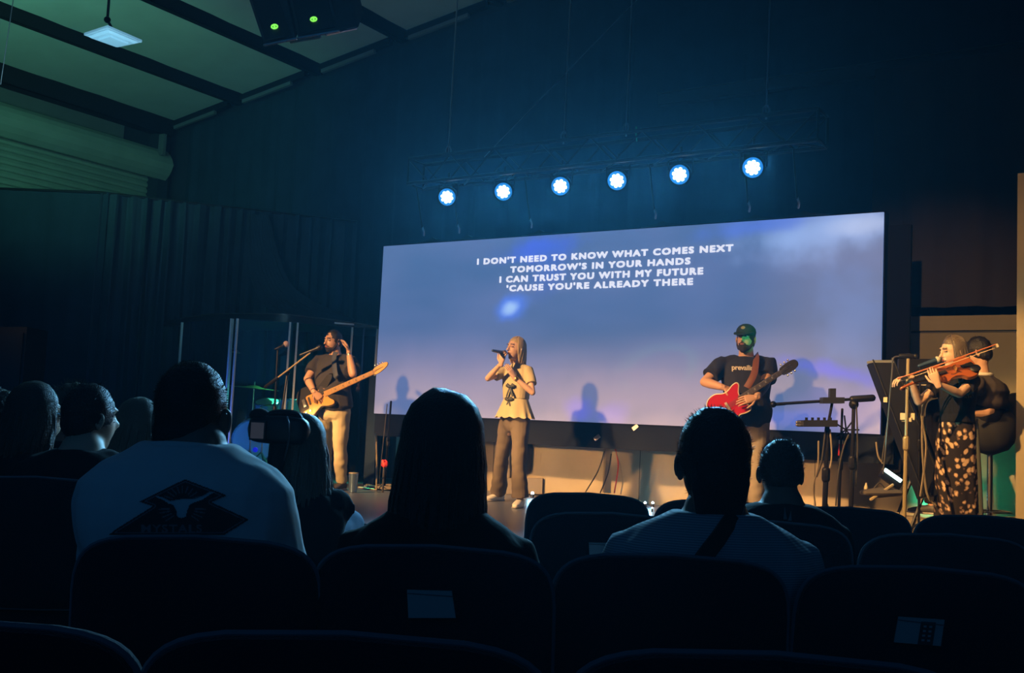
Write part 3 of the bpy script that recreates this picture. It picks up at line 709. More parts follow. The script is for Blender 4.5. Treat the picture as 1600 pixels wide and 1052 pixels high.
cymbal('small tilted crash cymbal glinting cyan by the second booth edge', P(352, 542, 13.4), .20, (.35, .1))
cymbal('pale cymbal low in the booth by the camera operator', P(412, 652, 13.2), .24, (-.1, -.1))
t = thing('stool', 'padded drum throne inside the booth', 'stool', (dk.x-.5, dk.y+.6, STG)); c = BASE[t.name]
obj('seat', MB().loft([(c+Z*.48, X*.17, Y*.17), (c+Z*.55, X*.18, Y*.18)], 18), 'rubber', t); obj('post', MB().cyl(c+Z*.02, c+Z*.48, .02), 'chrome', t)
for k in range(3): obj('leg', MB().tube([c+Z*.3, c+Vector((.25*math.cos(k*2.1), .25*math.sin(k*2.1), .012))], .010, 5), 'chrome', t)

# ------------------------------------------------------------------ microphones and stands
def mic(mb_body, mb_head, tip, tail, r=.017, hr=.026):
    tip, tail = Vector(tip), Vector(tail); d = (tip-tail).normalized()
    mb_body.tube([tail, tail+d*.03, tip-d*.05, tip-d*.02], [r*.7, r*.8, r*1.0, hr*.9], 10); mb_head.sph(tip, hr, 12)
def mic_thing(label, tip, tail, body, head, hr=.026, r=.017):
    a, b = MB(), MB(); mic(a, b, tip, tail, r, hr)
    t = thing('microphone', label, 'microphone', tail); obj('handle', a, body, t); obj('mic_head', b, head, t); return t
def mic_stand(label, foot, top, boom=None, base='tripod', m='black_metal', rr=.011, name='mic_stand'):
    foot, top = Vector(foot), Vector(top)
    t = thing(name, label, 'stand', foot); mid = foot.lerp(top, .55)
    obj('lower_tube', MB().tube([foot+Z*.02, mid], rr*1.25, 8), m, t); obj('upper_tube', MB().tube([mid, top], rr, 8), m, t)
    obj('clutch', MB().tube([mid-Z*.03, mid+Z*.04], rr*2, 8), m, t)
    if base == 'tripod':
        for k in range(3):
            a_ = k*2.094+.6; obj('leg', MB().tube([foot+Z*.16, foot+Vector((.28*math.cos(a_), .28*math.sin(a_), .012))], .010, 6), m, t)
    else: obj('round_base', MB().loft([(foot+Z*.004, X*.15, Y*.15), (foot+Z*.022, X*.145, Y*.145), (foot+Z*.045, X*.03, Y*.03)], 24, 'flat'), m, t)
    if boom:
        a, b = Vector(boom[0]), Vector(boom[1]); obj('boom_arm', MB().tube([a, b], rr*.8, 8), boom[2] if len(boom) > 2 else m, t)
        obj('counterweight', MB().tube([a, a+(b-a).normalized()*.16], rr*1.8, 8), m, t)
        obj('boom_clutch', MB().sph(top, rr*2.6, 8), m, t)
    return t
def gz(px, py, D):       # stage floor point under a surveyed point
    p = P(px, py, D); return Vector((p.x, p.y, STG))
D = 11.2
ft = gz(437, 560, D)
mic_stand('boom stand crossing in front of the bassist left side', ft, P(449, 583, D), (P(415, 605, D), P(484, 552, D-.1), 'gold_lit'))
mic_thing('black vocal microphone at the lips of the bassist', P(500, 543, D-.1), P(469, 555, D-.1), 'black_plastic', 'black_metal', .03)
D = 12.0; ft = gz(436, 560, D)
mic_stand('slim stand behind the boom holding the pale foam microphone', ft, P(434, 548, D), name='mic_stand')
mic_thing('microphone with pale pink foam head left of the bassist', P(447, 538, D), P(430, 546, D), 'black_plastic', 'mic_pink', .036, .018)
D = 11.7; ft = onZ(600, 765, STG)
mic_stand('straight black microphone stand with round base under the screen corner', ft, P(611, 628, D-.25), base='round')
t = thing('coiled_cable', 'coil of tan cable lying around the round stand base', 'cable', ft)
mb = MB()
for k in range(5):
    r_ = .14+.02*k; mb.tube([ft+Vector((r_*math.cos(2*PI*i/24)*1.2+.04, r_*math.sin(2*PI*i/24), .03+.012*math.sin(i*1.3+k))) for i in range(25)], .009, 5)
obj('coil', mb, 'cable_tan', t)
t = obj('monitor_cable', MB().tube(curve_pts([P(605, 632, 11.4), P(599, 690, 11.4), P(593, 750, 11.5), ft+Vector((-.05, 0, .05))], 6), .005, 5), 'cable'); tag(t, 'black cable running down beside the round base stand', 'cable')
t = thing('tumbler', 'brushed steel tumbler standing on the stage by the bassist shoe', 'tumbler', onZ(551, 770, STG)); c = BASE[t.name]
obj('cup', MB().loft([(c+Z*.005, X*.040, Y*.040), (c+Z*.20, X*.052, Y*.052)], 24, 'flat'), 'tumbler', t); obj('lid', MB().loft([(c+Z*.20, X*.054, Y*.054), (c+Z*.212, X*.050, Y*.050)], 24, 'flat'), 'beige_plastic', t)
q = c+Vector((.12, .35, 0)); t = thing('artificial_rose', 'small red flower standing upright behind the steel tumbler', 'flower', q)
obj('stem', MB().tube([q, q+Z*.28], .012, 6), 'cable', t)
mb = MB()
for k in range(7): mb.ell(q+Z*.30+Vector((.02*math.cos(k*.9), .02*math.sin(k*.9), .012*(k % 3))), (X*.022, Y*.022, Z*.03), 8)
obj('petals', mb, 'red_rose', t)
t = thing('bass_stand', 'folding tan guitar stand on the stage floor behind the tumbler', 'stand', onZ(575, 766, STG)); c = BASE[t.name]
obj('frame', MB().tube([c+Vector((-.22, .1, .012)), c+Vector((.12, 0, .012)), c+Vector((-.02, .15, .30)), c+Vector((-.1, .2, .62))], .012, 6), 'gold_lit', t)

# right hand stand cluster
D = 8.9
mic_stand('thick black stand with long horizontal boom right of the guitarist', gz(1331, 700, D), P(1334, 632, D), (P(1363, 622, D), P(1207, 632, D+.1)), rr=.016)
obj_h = bpy.data.objects[-1] if False else None
t = thing('microphone', 'small black microphone on the end of the long horizontal boom', 'microphone', P(1207, 632, D+.1)); obj('mic_head', MB().sph(P(1208, 632, D+.1), .028), 'black_metal', t); obj('handle', MB().tube([P(1212, 632, D+.1), P(1226, 631, D+.1)], .014, 8), 'black_plastic', t)
t = mic_stand('thin black pole with red tape between the boom stands', gz(1312, 700, D+.2), P(1316, 640, D+.2)); obj('tape_band', MB().cyl(P(1313, 712, D+.2), P(1314, 694, D+.2), .019), 'red_tape', t); obj('tape_band', MB().cyl(P(1314, 694, D+.2), P(1314, 688, D+.2), .018), 'print_white', t, label='pale tape band')
t = mic_stand('equipment stand carrying the small mixer', gz(1290, 700, D), P(1293, 668, D), rr=.018)
c = P(1277, 662, D); t = thing('mixer', 'small black mixer box on a stand beside the boom pole', 'mixer', c-Z*.04)
obj('case', MB().box(c, (.28, .20, .055), (RT, back, Z)), 'black_plastic', t, smooth=False)
for k in range(5): obj('knob', MB().cyl(c+RT*(-.10+.05*k)-back*.03+Z*.025, c+RT*(-.10+.05*k)-back*.03+Z*.05, .012, n=8), 'black_metal', t)
obj('jack', MB().tube([c-RT*.14+Z*.01, c-RT*.17+Z*.01], .012, 8).tube([c-RT*.14-Z*.012, c-RT*.17-Z*.012], .012, 8), 'steel', t)
c = P(1300, 626, D); t = thing('tablet_holder', 'black clamp box at the joint of the boom arm', 'holder', c-Z*.05); obj('clamp', MB().box(c, (.18, .10, .05), (RT, back, Z)).box(c+Z*.06, (.05, .05, .08), (RT, back, Z)), 'black_plastic', t, smooth=False); obj('tube', MB().tube([c-Z*.03, P(1293, 668, D)], .012, 8), 'black_metal', t)
c = P(1322, 672, D+.1); t = thing('clamp_bundle', 'tangle of small black clamps halfway up the taped pole', 'clamp', c)
mb = MB()
for k in range(7):
    a_ = k*.9; mb.tube([c, c+RT*(.10*math.cos(a_))+Z*(.12*math.sin(a_))-back*.02], .007, 5)
obj('arms', mb, 'black_metal', t)
for i, (pts, m_) in enumerate([([(1279, 690), (1278, 730), (1271, 760), (1274, 790)], 'cable_tan'), ([(1297, 672), (1299, 720), (1287, 765), (1294, 792)], 'cable_tan'), ([(1326, 680), (1318, 700), (1310, 740), (1306, 790)], 'cable'), ([(1338, 632), (1340, 700), (1337, 760)], 'cable'),
        ([(1394, 560), (1392, 620), (1384, 680), (1378, 722)], 'cable'), ([(1369, 692), (1372, 712), (1379, 724)], 'cable_tan'), ([(1290, 668), (1284, 720), (1276, 745)], 'cable')]):
    t = obj('hanging_lead', MB().tube(curve_pts([P(x_, y_, D-.03) for x_, y_ in pts], 6), .007, 5), m_)
    tag(t, ['pale cable dropping from the mixer, leftmost of the leads', 'pale thick cable curving down from the mixer right side', 'dark lead below the clamp bundle', 'dark lead hanging down beside the thick boom stand', 'long dark lead hanging in front of the leaning black case', 'short pale lead hook right of the screen bottom corner', 'dark lead crossing behind the pale mixer cable'][i], 'cable')

# violin mic stand, music stand and keyboard corner
D = 7.9
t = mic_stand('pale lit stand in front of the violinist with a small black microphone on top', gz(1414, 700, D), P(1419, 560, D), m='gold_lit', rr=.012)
obj('grip_clip', MB().box(P(1411, 651, D), (.035, .03, .05)).box(P(1426, 651, D), (.035, .03, .05)).box(P(1417, 656, D), (.07, .03, .03)), 'binding', t, smooth=False)
mic_thing('small black pencil microphone on the pale stand', P(1430, 557, D), P(1407, 556, D), 'black_plastic', 'black_plastic', .020, .022)
t = obj('gooseneck_lead', MB().tube(curve_pts([P(1407, 557, D), P(1396, 560, D), P(1394, 580, D), P(1389, 640, D), P(1384, 700, D), P(1380, 740, D)], 6), .006, 5), 'steel'); tag(t, 'thin grey lead looping from the pencil microphone down to the floor', 'cable')
mic_thing('silver microphone with round white head aimed at the violin', P(1465, 562, 8.3), P(1436, 572, 8.3), 'mic_blue', 'print_white', .026, .018)
t = mic_stand('thin stand behind the violin holding the silver microphone', gz(1438, 640, 8.4), P(1438, 572, 8.4), rr=.008)
# leaning black case: a real tapered board
a = [P(1364, 563, 8.6), P(1396, 562, 8.6), P(1477, 772, 8.3), P(1444, 776, 8.3)]
t = thing('leaning_case', 'tall tapered black instrument case leaning left beside the keyboard', 'case', a[3])
mb = MB(); nn = (a[1]-a[0]).cross(a[3]-a[0]).normalized(); nn = nn if nn.dot(back) > 0 else -nn
b = [p+nn*.16 for p in a]; mb.add(a+b, [(3, 2, 1, 0), (4, 5, 6, 7), (0, 1, 5, 4), (1, 2, 6, 5), (2, 3, 7, 6), (3, 0, 4, 7)]); obj('shell', mb, 'case', t, smooth=False)
obj('seam', MB().tube([a[0]-nn*.004, a[3]-nn*.004], .006, 5).tube([a[1]-nn*.004, a[2]-nn*.004], .005, 5), 'black_plastic', t)
obj('top_cap', MB().box((a[0]+a[1])/2+nn*.07, (.17, .15, .02), (RT, back, Z)), 'print_grey', t, smooth=False); obj('latch', MB().box(P(1384, 625, 8.5), (.03, .03, .04)), 'binding', t, smooth=False)
t = thing('keyboard', 'black stage keyboard in front of the seated player in the jacket', 'keyboard', P(1450, 612, 9.0)); c = P(1450, 612, 9.0); kd = (RT*.9+back*.1).normalized(); kb = Z.cross(kd)
obj('case', MB().box(c, (.62, .34, .09), (kd, kb, Z)), 'black_plastic', t, smooth=False)
for k in range(22): obj('key', MB().box(c+kd*(-.28+.026*k)-kb*.06+Z*.048, (.022, .14, .012), (kd, kb, Z)), 'print_white', t, smooth=False)
obj('music_rest', MB().box(c+kb*.12+Z*.16, (.42, .02, .24), (kd, (kb-Z*.3).normalized(), Z)), 'black_plastic', t, smooth=False)
t = thing('keyboard_stand', 'black crossed stand under the stage keyboard', 'stand', (c.x, c.y, STG))
for s_ in (-1, 1):
    obj('leg', MB().tube([Vector((c.x, c.y, STG+.012))+kd*(.25*s_)-kb*.15, c-kd*(.22*s_)-Z*.05-kb*.15], .014, 6), 'black_metal', t); obj('leg', MB().tube([Vector((c.x, c.y, STG+.012))+kd*(.25*s_)+kb*.15, c-kd*(.22*s_)-Z*.05+kb*.15], .014, 6), 'black_metal', t)
for i, (pts, m_) in enumerate([([(1447, 618), (1440, 650), (1447, 700), (1438, 775)], 'cable_tan'), ([(1455, 616), (1443, 640), (1441, 700), (1448, 770), (1462, 790)], 'cable_tan')]):
    t = obj('hanging_lead', MB().tube(curve_pts([P(x_, y_, 8.25) for x_, y_ in pts], 6), .008, 5), m_); tag(t, ['pale lead hanging from the keyboard, left of the pair', 'pale lead hanging from the keyboard, right of the pair curling at the floor'][i], 'cable')
# stool of the keyboard player
c = gz(1547, 700, 9.0); zs = P(1547, 672, 9.0).z; t = thing('stool', 'padded black stool on a chrome post under the seated keyboard player', 'stool', c)
c2 = Vector((c.x, c.y, zs)); obj('seat', MB().loft([(c2-Z*.04, RT*.21, back*.18), (c2+Z*.03, RT*.22, back*.19)], 20), 'rubber', t)
obj('back_rest', MB().loft([(c2+RT*.20+back*.02+Z*.04, back*.16, RT*.02), (c2+RT*.23+back*.02+Z*.30, back*.14, RT*.02)], 14), 'rubber', t)
obj('post', MB().cyl(c+Z*.10, c2-Z*.03, .024), 'chrome', t)
for k in range(4): a_ = k*PI/2+.5; obj('leg', MB().tube([c+Z*.14, c+Vector((.26*math.cos(a_), .26*math.sin(a_), .02))], .014, 6), 'chrome', t)
obj('foot_ring', MB().tube([c+Z*.25+Vector((.17*math.cos(i*PI/10), .17*math.sin(i*PI/10), 0)) for i in range(21)], .009, 6), 'chrome', t)
# low riser with small gear and bright wash light
c = onZ(1400, 800, STG); 
t = thing('low_riser', 'low riser wrapped in creased tan cloth behind the pale stand', 'riser', c)
rz = MB()
for (x0p, x1p, hh, dd) in ((1343, 1373, .20, 9.2), (1376, 1405, .20, 9.0), (1408, 1462, .17, 8.75)):
    q0, q1 = gz(x0p, 790, dd), gz(x1p, 790, dd); d = (q1-q0); m_ = MB().box((q0+q1)/2+Z*hh/2+back*.2, (d.length, .4, hh), (d.normalized(), Z.cross(d.normalized()), Z)); obj('wrapped_block', m_, 'tan_cloth', t, smooth=False)
c = P(1395, 743, 8.9); t = thing('wash_light', 'tilted LED wash bar glaring white green beside the riser', 'stage light', c-Z*.1)
d = (P(1409, 752, 8.9)-P(1385, 735, 8.9)).normalized()
obj('housing', MB().box(c+back*.04-Z*.035, (.19, .06, .08), (d, back, d.cross(back)*-1)), 'black_metal', t, smooth=False); obj('led_window', MB().box(c, (.165, .03, .028), (d, back, d.cross(back)*-1)), 'led_cyan', t, smooth=False)
obj('foot_bracket', MB().tube([c-Z*.08, c-Z*.20-RT*.18], .012, 6), 'gold_lit', t)
for i, (px, py, D_, l_) in enumerate([(1353, 764, 9.1, 'small tan bottle standing on the riser left of the wash light')]):
    b_ = P(px, py+9, D_); t = obj('small_bottle', MB().loft([(b_, RT*.018, back*.018), (b_+Z*.06, RT*.018, back*.018), (b_+Z*.085, RT*.008, back*.008), (b_+Z*.10, RT*.008, back*.008)], 12, 'flat'), 'binding'); tag(t, l_, 'bottle')
mbp = P(1374, 770, 8.95); t = thing('gear_bag', 'flattened dark gear bag slumped on the tan riser', 'bag', mbp-Z*.05)
obj('bag_body', MB().loft([(mbp-RT*.13, back*.08, Z*.025), (mbp, back*.10, Z*.045), (mbp+RT*.16, back*.08, Z*.03)], 12), mat('bag', (.06, .05, .04), .9, bump=.6, bscale=20), t); obj('handle', MB().tube(curve_pts([mbp-RT*.05+Z*.03, mbp+Z*.08, mbp+RT*.05+Z*.03], 5), .006, 5), 'cable', t)
t = thing('floor_case', 'long black flight case low behind the violinist dress', 'case', gz(1560, 800, 8.9)); c = BASE[t.name]
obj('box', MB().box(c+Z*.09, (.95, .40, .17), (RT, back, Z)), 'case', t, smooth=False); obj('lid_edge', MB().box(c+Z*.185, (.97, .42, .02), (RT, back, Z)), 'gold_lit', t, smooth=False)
t = thing('moving_head_light', 'tilted dark moving head light right of the floral dress', 'stage light', c+Z*.20-RT*.30); q = c+Z*.42-RT*.36
obj('head', MB().loft([(q-Vector((.05, 0, .06)), RT*.07, back*.07), (q+Vector((.04, 0, .07)), RT*.08, back*.08), (q+Vector((.06, 0, .12)), RT*.06, back*.06)], 14), 'black_metal', t); obj('base', MB().box(q-Z*.17, (.18, .16, .08), (RT, back, Z)), 'beige_plastic', t, smooth=False); obj('yoke', MB().tube([q-Z*.13-RT*.09, q-RT*.10, q+RT*.10, q-Z*.13+RT*.09], .012, 6), 'steel', t)
t = thing('led_strip', 'thin green glowing string of lights under the stool', 'lights', P(1560, 682, 9.2)); obj('strip', MB().tube(curve_pts([P(1528, 692, 9.2), P(1545, 681, 9.3), P(1560, 688, 9.3), P(1575, 681, 9.3), P(1592, 684, 9.3)], 6), .006, 5), mat('green_strip', (.05, .4, .3), .4, emit=(.03, .45, .25), es=.9), t)

# moving head, sub and post under the screen
c = onZ(818, 772, STG)+back*.0; t = thing('moving_head_light', 'large beige moving head light standing behind the singer legs', 'stage light', c)
obj('base', MB().box(c+Z*.10, (.42, .34, .18), (RT, back, Z)), 'beige_plastic', t, smooth=False)
for s_ in (-1, 1):
    obj('yoke_arm', MB().loft([(c+RT*(.185*s_)+Z*.19, RT*.035, back*.09), (c+RT*(.195*s_)+Z*.46, RT*.035, back*.10), (c+RT*(.175*s_)+Z*.58, RT*.03, back*.08)], 14, power=3), 'beige_plastic', t)
obj('head', MB().loft([(c+Z*.32-RT*.02, RT*.11, back*.12), (c+Z*.55-RT*.03, RT*.12, back*.12), (c+Z*.66-RT*.03, RT*.08, back*.08)], 18), 'black_plastic', t)
obj('carry_loop', MB().tube(curve_pts([c+Z*.70-RT*.10, c+Z*.76-RT*.02, c+Z*.66+RT*.05, c+Z*.56+RT*.02], 5), .016, 6), 'beige_plastic', t)
c = onZ(868, 769, STG); t = thing('soft_case', 'low dark rounded case on the floor right of the moving head', 'case', c)
obj('shell', MB().loft([(c+Z*.02-RT*.10, back*.14, Z*.10), (c+Z*.10, back*.16, Z*.13), (c+Z*.08+RT*.14, back*.14, Z*.11)], 18, power=2.6), 'case', t); obj('end_cap', MB().loft([(c+Z*.08+RT*.17, back*.12, Z*.10), (c+Z*.08+RT*.21, back*.12, Z*.10)], 16), mat('case_cap', (.03, .025, .028), .7), t)
pb = onZ(957, 773, STG); t = thing('screen_leg', 'black support post under the LED screen with a tan board beside it', 'post', pb)
zt = SZ0-.25+.02
obj('post', MB().box((pb.x, pb.y, (STG+zt)/2), (.055, .05, zt-STG)), 'black_metal', t, smooth=False)
q0, q1 = P(948, 770, 11.3), P(950, 697, 11.3); obj('board', MB().tube([q0, q1], [.05, .045], 4, 'flat'), 'tan_cloth', t, smooth=False)
for i, pts in enumerate([[(944, 706), (935, 735), (915, 769)], [(955, 710), (950, 740), (938, 770)], [(962, 705), (970, 730), (973, 752), (970, 772)], [(961, 700), (966, 728), (960, 770)]]):
    obj('lead', MB().tube(curve_pts([P(x_, y_, 11.2) for x_, y_ in pts], 5), .007, 5), ['cable', 'cable', 'cable_tan', 'red_tape'][i], t)
LEDL = ['small glowing floor light by the singer left shoe', 'left of two small glowing floor lights above the empty chair', 'right of two small glowing floor lights above the empty chair', 'faint glowing dot on the floor at the chair corner']
for i, (px, py, r_) in enumerate(((832, 771, .018), (1008, 786, .014), (1020, 786, .014), (1019, 794, .008))):
    q = onZ(px, py, STG+r_+.03); t = thing('floor_light', LEDL[i], 'stage light', q-Z*(r_+.03)); obj('bulb', MB().sph(q, r_), 'led_white', t); obj('base', MB().cyl(q-Z*(r_+.03), q-Z*(r_*.6), r_*1.2), 'black_plastic', t)
    l = bpy.data.lights.new('floor_glow', 'POINT'); l.energy = 1.2; l.color = (.25, .7, 1); l.shadow_soft_size = .02; o = bpy.data.objects.new('floor_glow', l); COL.objects.link(o); o.location = q+Z*.06-Y*.06
# loudspeaker tower at far left
M['stack_black'] = mat('stack_black', (.003, .004, .006), .9, spec=.02)
q = P(20, 560, 9.0); t = thing('speaker_stack', 'tall dark loudspeaker standing at the far left edge', 'speaker', (q.x, q.y, 0)); zt = P(20, 514, 9.0).z
obj('cabinet', MB().box((q.x, q.y, zt/2), (.38, .40, zt), (RT, back, Z)), 'stack_black', t, smooth=False); obj('front_grille', MB().box(Vector((q.x, q.y, zt/2))-back*.21+RT*.0, (.34, .02, zt-.1), (RT, back, Z)), 'stack_black', t, smooth=False)

# ------------------------------------------------------------------ chairs
def chair_proto():
    t = thing('church_chair', 'x', 'chair', (0, 0, 0), 'dark upholstered chairs in the seating rows')
    w2 = .255
    def back_pt(u, v, off):      # u across, v up 0..1 ; the back is cupped and leans a little
        z = .47+.45*v; hw = w2*(.985+.03*(1-v)); x = u*hw
        y = -.19-.07*v+.035*(1-u*u)*-1*.6 + off; return Vector((x, y, z))
    # rounded outline of the back
    out = []
    for i in range(40):
        a = 2*PI*i/40; c_, s_ = math.cos(a), math.sin(a); p = 6.5 if s_ > 0 else 9
        out.append((math.copysign(abs(c_)**(2/p), c_), math.copysign(abs(s_)**(2/p), s_)))
    def ring(k, off):
        r_ = []
        for u, v in out:
            z = .5+.5*v*k; uu = u*k; bow = .020*(1-uu*uu)*max(v, 0)
            r_.append(back_pt(uu, z, off)+Vector((0, 0, bow)))
        return r_
    mb = MB(); seq = [(.55, -.038), (.90, -.038), (.985, -.028), (1.0, -.012), (1.0, .012), (.985, .03), (.9, .042), (.5, .045)]
    vs = sum([ring(k, o_) for k, o_ in seq], []); n = 40; fs = []
    for k in range(len(seq)-1):
        for i in range(n):
            j = (i+1) % n; fs.append((k*n+i, (k+1)*n+i, (k+1)*n+j, k*n+j))
    vs += [back_pt(0, .5, -.038), back_pt(0, .5, .045)]; o = len(vs)-2; L = (len(seq)-1)*n
    for i in range(n):
        j = (i+1) % n; fs.append((o, i, j)); fs.append((o+1, L+j, L+i))
    mb.add(vs, fs); obj('backrest', mb, 'chair_fabric', t)
    r_ = ring(1.004, -.014); obj('piping', MB().tube(r_+[r_[0]], .005, 5), 'chair_piping', t)
    mb = MB(); seat = [(math.copysign(abs(math.cos(a))**.4, math.cos(a))*.25, math.copysign(abs(math.sin(a))**.4, math.sin(a))*.23) for a in [2*PI*i/28 for i in range(28)]]
    mb.slab(seat, (0, .05, .39), X, Y, Z, .08, .02); obj('seat', mb, 'chair_fabric', t)
    for s_ in (-1, 1):
        obj('leg', MB().tube([(s_*.23, .22, .39), (s_*.235, .25, .02)], .012, 6), 'black_metal', t); obj('leg', MB().tube([(s_*.235, -.21, .52), (s_*.235, -.17, .38), (s_*.24, -.24, .02)], .012, 6), 'black_metal', t)
    obj('seat_frame', MB().tube([(-.235, -.17, .385), (.235, -.17, .385), (.235, .22, .385), (-.235, .22, .385), (-.235, -.17, .385)], .010, 6), 'black_metal', t)
    return t
proto = chair_proto(); used = False
def chair(px, py, turn, label, z=.945):
    global used
    q = onZ(px, py, z); d = Vector((q.x-CAM.x, q.y-CAM.y, 0)).normalized()
    az = math.atan2(-back.x, back.y) + math.radians(turn)
    o = proto if not used else copy_tree(proto); used = True
    f = Vector((-math.sin(az), math.cos(az), 0)); o.location = (q.x+f.x*.26, q.y+f.y*.26, 0); o.rotation_euler = (0, 0, az)
    o['label'] = label; BASE[o.name] = Vector(o.location); return o
CH = {}
CH['a1'] = chair(-105, 955, 6, 'nearest row chair at lower left corner, only its right shoulder in view')
CH['a2'] = chair(548, 977, 0, 'nearest row chair at bottom centre left, wide dark arched top edge')
CH['a3'] = chair(1205, 1008, -4, 'nearest row chair at bottom right of centre, only the top edge in view')
CH['b1'] = chair(314, 833, 2, 'dark chair directly behind the man in the white shirt')
CH['b2'] = chair(681, 848, 0, 'dark chair with a pale card behind the long haired woman')
CH['b3'] = chair(1048, 862, -1, 'dark chair directly behind the person in the striped shirt')
CH['b4'] = chair(1432, 881, -4, 'empty dark chair at right with a printed card in its back')
CH['b5'] = chair(1830, 905, -6, 'dark chair at the far right end of the second row')
CH['c1'] = chair(955, 799, -2, 'empty chair with rounded piped corner left of the striped shirt shoulder')
CH['c2'] = chair(1205, 812, -3, 'chair behind the short haired man, right of the striped shirt')
CH['c3'] = chair(1478, 832, -5, 'empty chair at right edge, third row, below the floral dress')
CH['c0'] = chair(60, 743, 8, 'large dark chair at the left edge behind the man with turned head')
CH['d1'] = chair(920, 769, -2, 'empty chair farthest forward at centre, right of the singer shoes')
CH['d2'] = chair(1120, 780, -3, 'far row chair mostly hidden behind the striped shirt person')
CH['d3'] = chair(1324, 791, -5, 'far row empty chair right of the short haired man')
CH['d4'] = chair(1532, 804, -6, 'far row empty chair at right edge under the violinist dress')
def card(key, pxs, label, dark=None):
    q = [onZ(px, py, .7) for px, py in pxs]; cb = Vector(CH[key].location); az = CH[key].rotation_euler[2]; f = Vector((-math.sin(az), math.cos(az), 0))
    pl = cb-f*.312
    pts = []
    for px, py in pxs:
        r = ray(px, py); tt = (pl-CAM).dot(f)/r.dot(f); pts.append(CAM+r*tt)
    t = thing('seat_card', label, 'card', sum(pts, Vector())/4)
    obj('sheet', MB().add(pts+[p+f*.004 for p in pts], [(0, 1, 2, 3), (7, 6, 5, 4), (0, 4, 5, 1), (1, 5, 6, 2), (2, 6, 7, 3), (3, 7, 4, 0)]), 'card', t, smooth=False)
    e = pts[0].lerp(pts[3], .12), pts[1].lerp(pts[2], .2); obj('fold_line', MB().tube([p-f*.001 for p in e], .0012, 4), 'print_grey', t)
    if dark:
        u0, u1 = dark; dq = [pts[0].lerp(pts[1], u0).lerp(pts[3].lerp(pts[2], u0), .12), pts[0].lerp(pts[1], u1).lerp(pts[3].lerp(pts[2], u1), .12), pts[3].lerp(pts[2], u1), pts[3].lerp(pts[2], u0)]
        obj('printed_block', MB().add([p-f*.0015 for p in dq]+[p-f*.0005 for p in dq], [(3, 2, 1, 0), (0, 1, 5, 4), (1, 2, 6, 5), (2, 3, 7, 6), (3, 0, 4, 7)]), 'card_dark', t, smooth=False)
        for k in range(4):
            for m_ in range(2):
                c = dq[0].lerp(dq[1], .3+.38*m_).lerp(dq[3].lerp(dq[2], .3+.38*m_), .2+.2*k); obj('print_mark', MB().box(c-f*.002, (.006, .001, .004), (RT, f, Z)), 'card', t, smooth=False)
card('b2', [(636, 922), (706, 924), (712, 966), (638, 966)], 'pale folded card tucked in the chair behind the long haired woman')
card('b4', [(1404, 964), (1476, 969), (1470, 1010), (1397, 1004)], 'pale card with a dark printed block on the empty chair at right', (.5, .82))
card('c1', [(920, 848), (958, 849), (955, 868), (921, 868)], 'small pale card half hidden behind the striped shirt shoulder')
t = thing('paper_stack', 'loose pale blue sheets lying on the floor in the left aisle', 'papers', onZ(75, 975, .0))
c = BASE[t.name]
for k in range(4): obj('sheet', MB().box(c+Vector((.04*k-.05, .03*math.sin(k*2), .004+.010*k)), (.20, .28, .004), (Vector((math.cos(k*.7), math.sin(k*.7), 0)), Vector((-math.sin(k*.7), math.cos(k*.7), 0)), Z)), 'paper', t, smooth=False)
# ------------------------------------------------------------------ people toolkit
RTh = Vector((RT.x, RT.y, 0)).normalized()
def di(deg, up=0):                      # heading: 0 = away from the seats' viewpoint, -90 = to stage left of picture, 180 = towards the seats
    a = math.radians(deg); v = back*math.cos(a)+RTh*math.sin(a)
    return (v+Z*up).normalized()
def left_of(f): return Z.cross(Vector((f.x, f.y, 0)).normalized())
def ik(a, b, la, lb, pole):
    a, b = Vector(a), Vector(b); d = b-a; L = d.length
    if L > (la+lb)*.999: b = a+d*((la+lb)*.999/L); d = b-a; L = d.length
    L = max(L, abs(la-lb)+.01); n = d.normalized(); x_ = (la*la-lb*lb+L*L)/(2*L); h = math.sqrt(max(la*la-x_*x_, 0))
    p = Vector(pole)-n*Vector(pole).dot(n); p = p.normalized(); return a+n*x_+p*h
PROF = [(0, .10, .09), (.10, .155, .112), (.25, .165, .118), (.42, .142, .102), (.62, .160, .115), (.80, .172, .112), (.89, .150, .095), (.95, .100, .075), (1.0, .062, .060)]
def prof(t):
    for i in range(len(PROF)-1):
        a, b = PROF[i], PROF[i+1]
        if t <= b[0]: k = (t-a[0])/(b[0]-a[0]); return a[1]+(b[1]-a[1])*k, a[2]+(b[2]-a[2])*k
    return PROF[-1][1:]
def torso(mb, J, t0, t1, g=0., w=1., d=1., cap='round', flare=0., n=22, belly=0.):
    rings = []; K = 13
    for i in range(K):
        t = t0+(t1-t0)*i/(K-1); hw, hd = prof(t)
        if t < .62: c = J['pel'].lerp(J['che'], t/.62)
        else: c = J['che'].lerp(J['nek'], (t-.62)/.38)
        sd = J['lh'].lerp(J['ls'], min(1, t/.7)).normalized(); fr = sd.cross(Z)*-1; fr = Vector((-sd.y, sd.x, 0))*-1
        k = flare*max(0, (t0+.25-t)/.25); bl = belly*math.exp(-((t-.38)/.2)**2)
        rings.append((c+J['f']*bl*.5, sd*((hw*w+g)*(1+k)), fr*(hd*d+g+bl*.5+k*.03)))
    mb.loft(rings, n, cap, power=2.3)
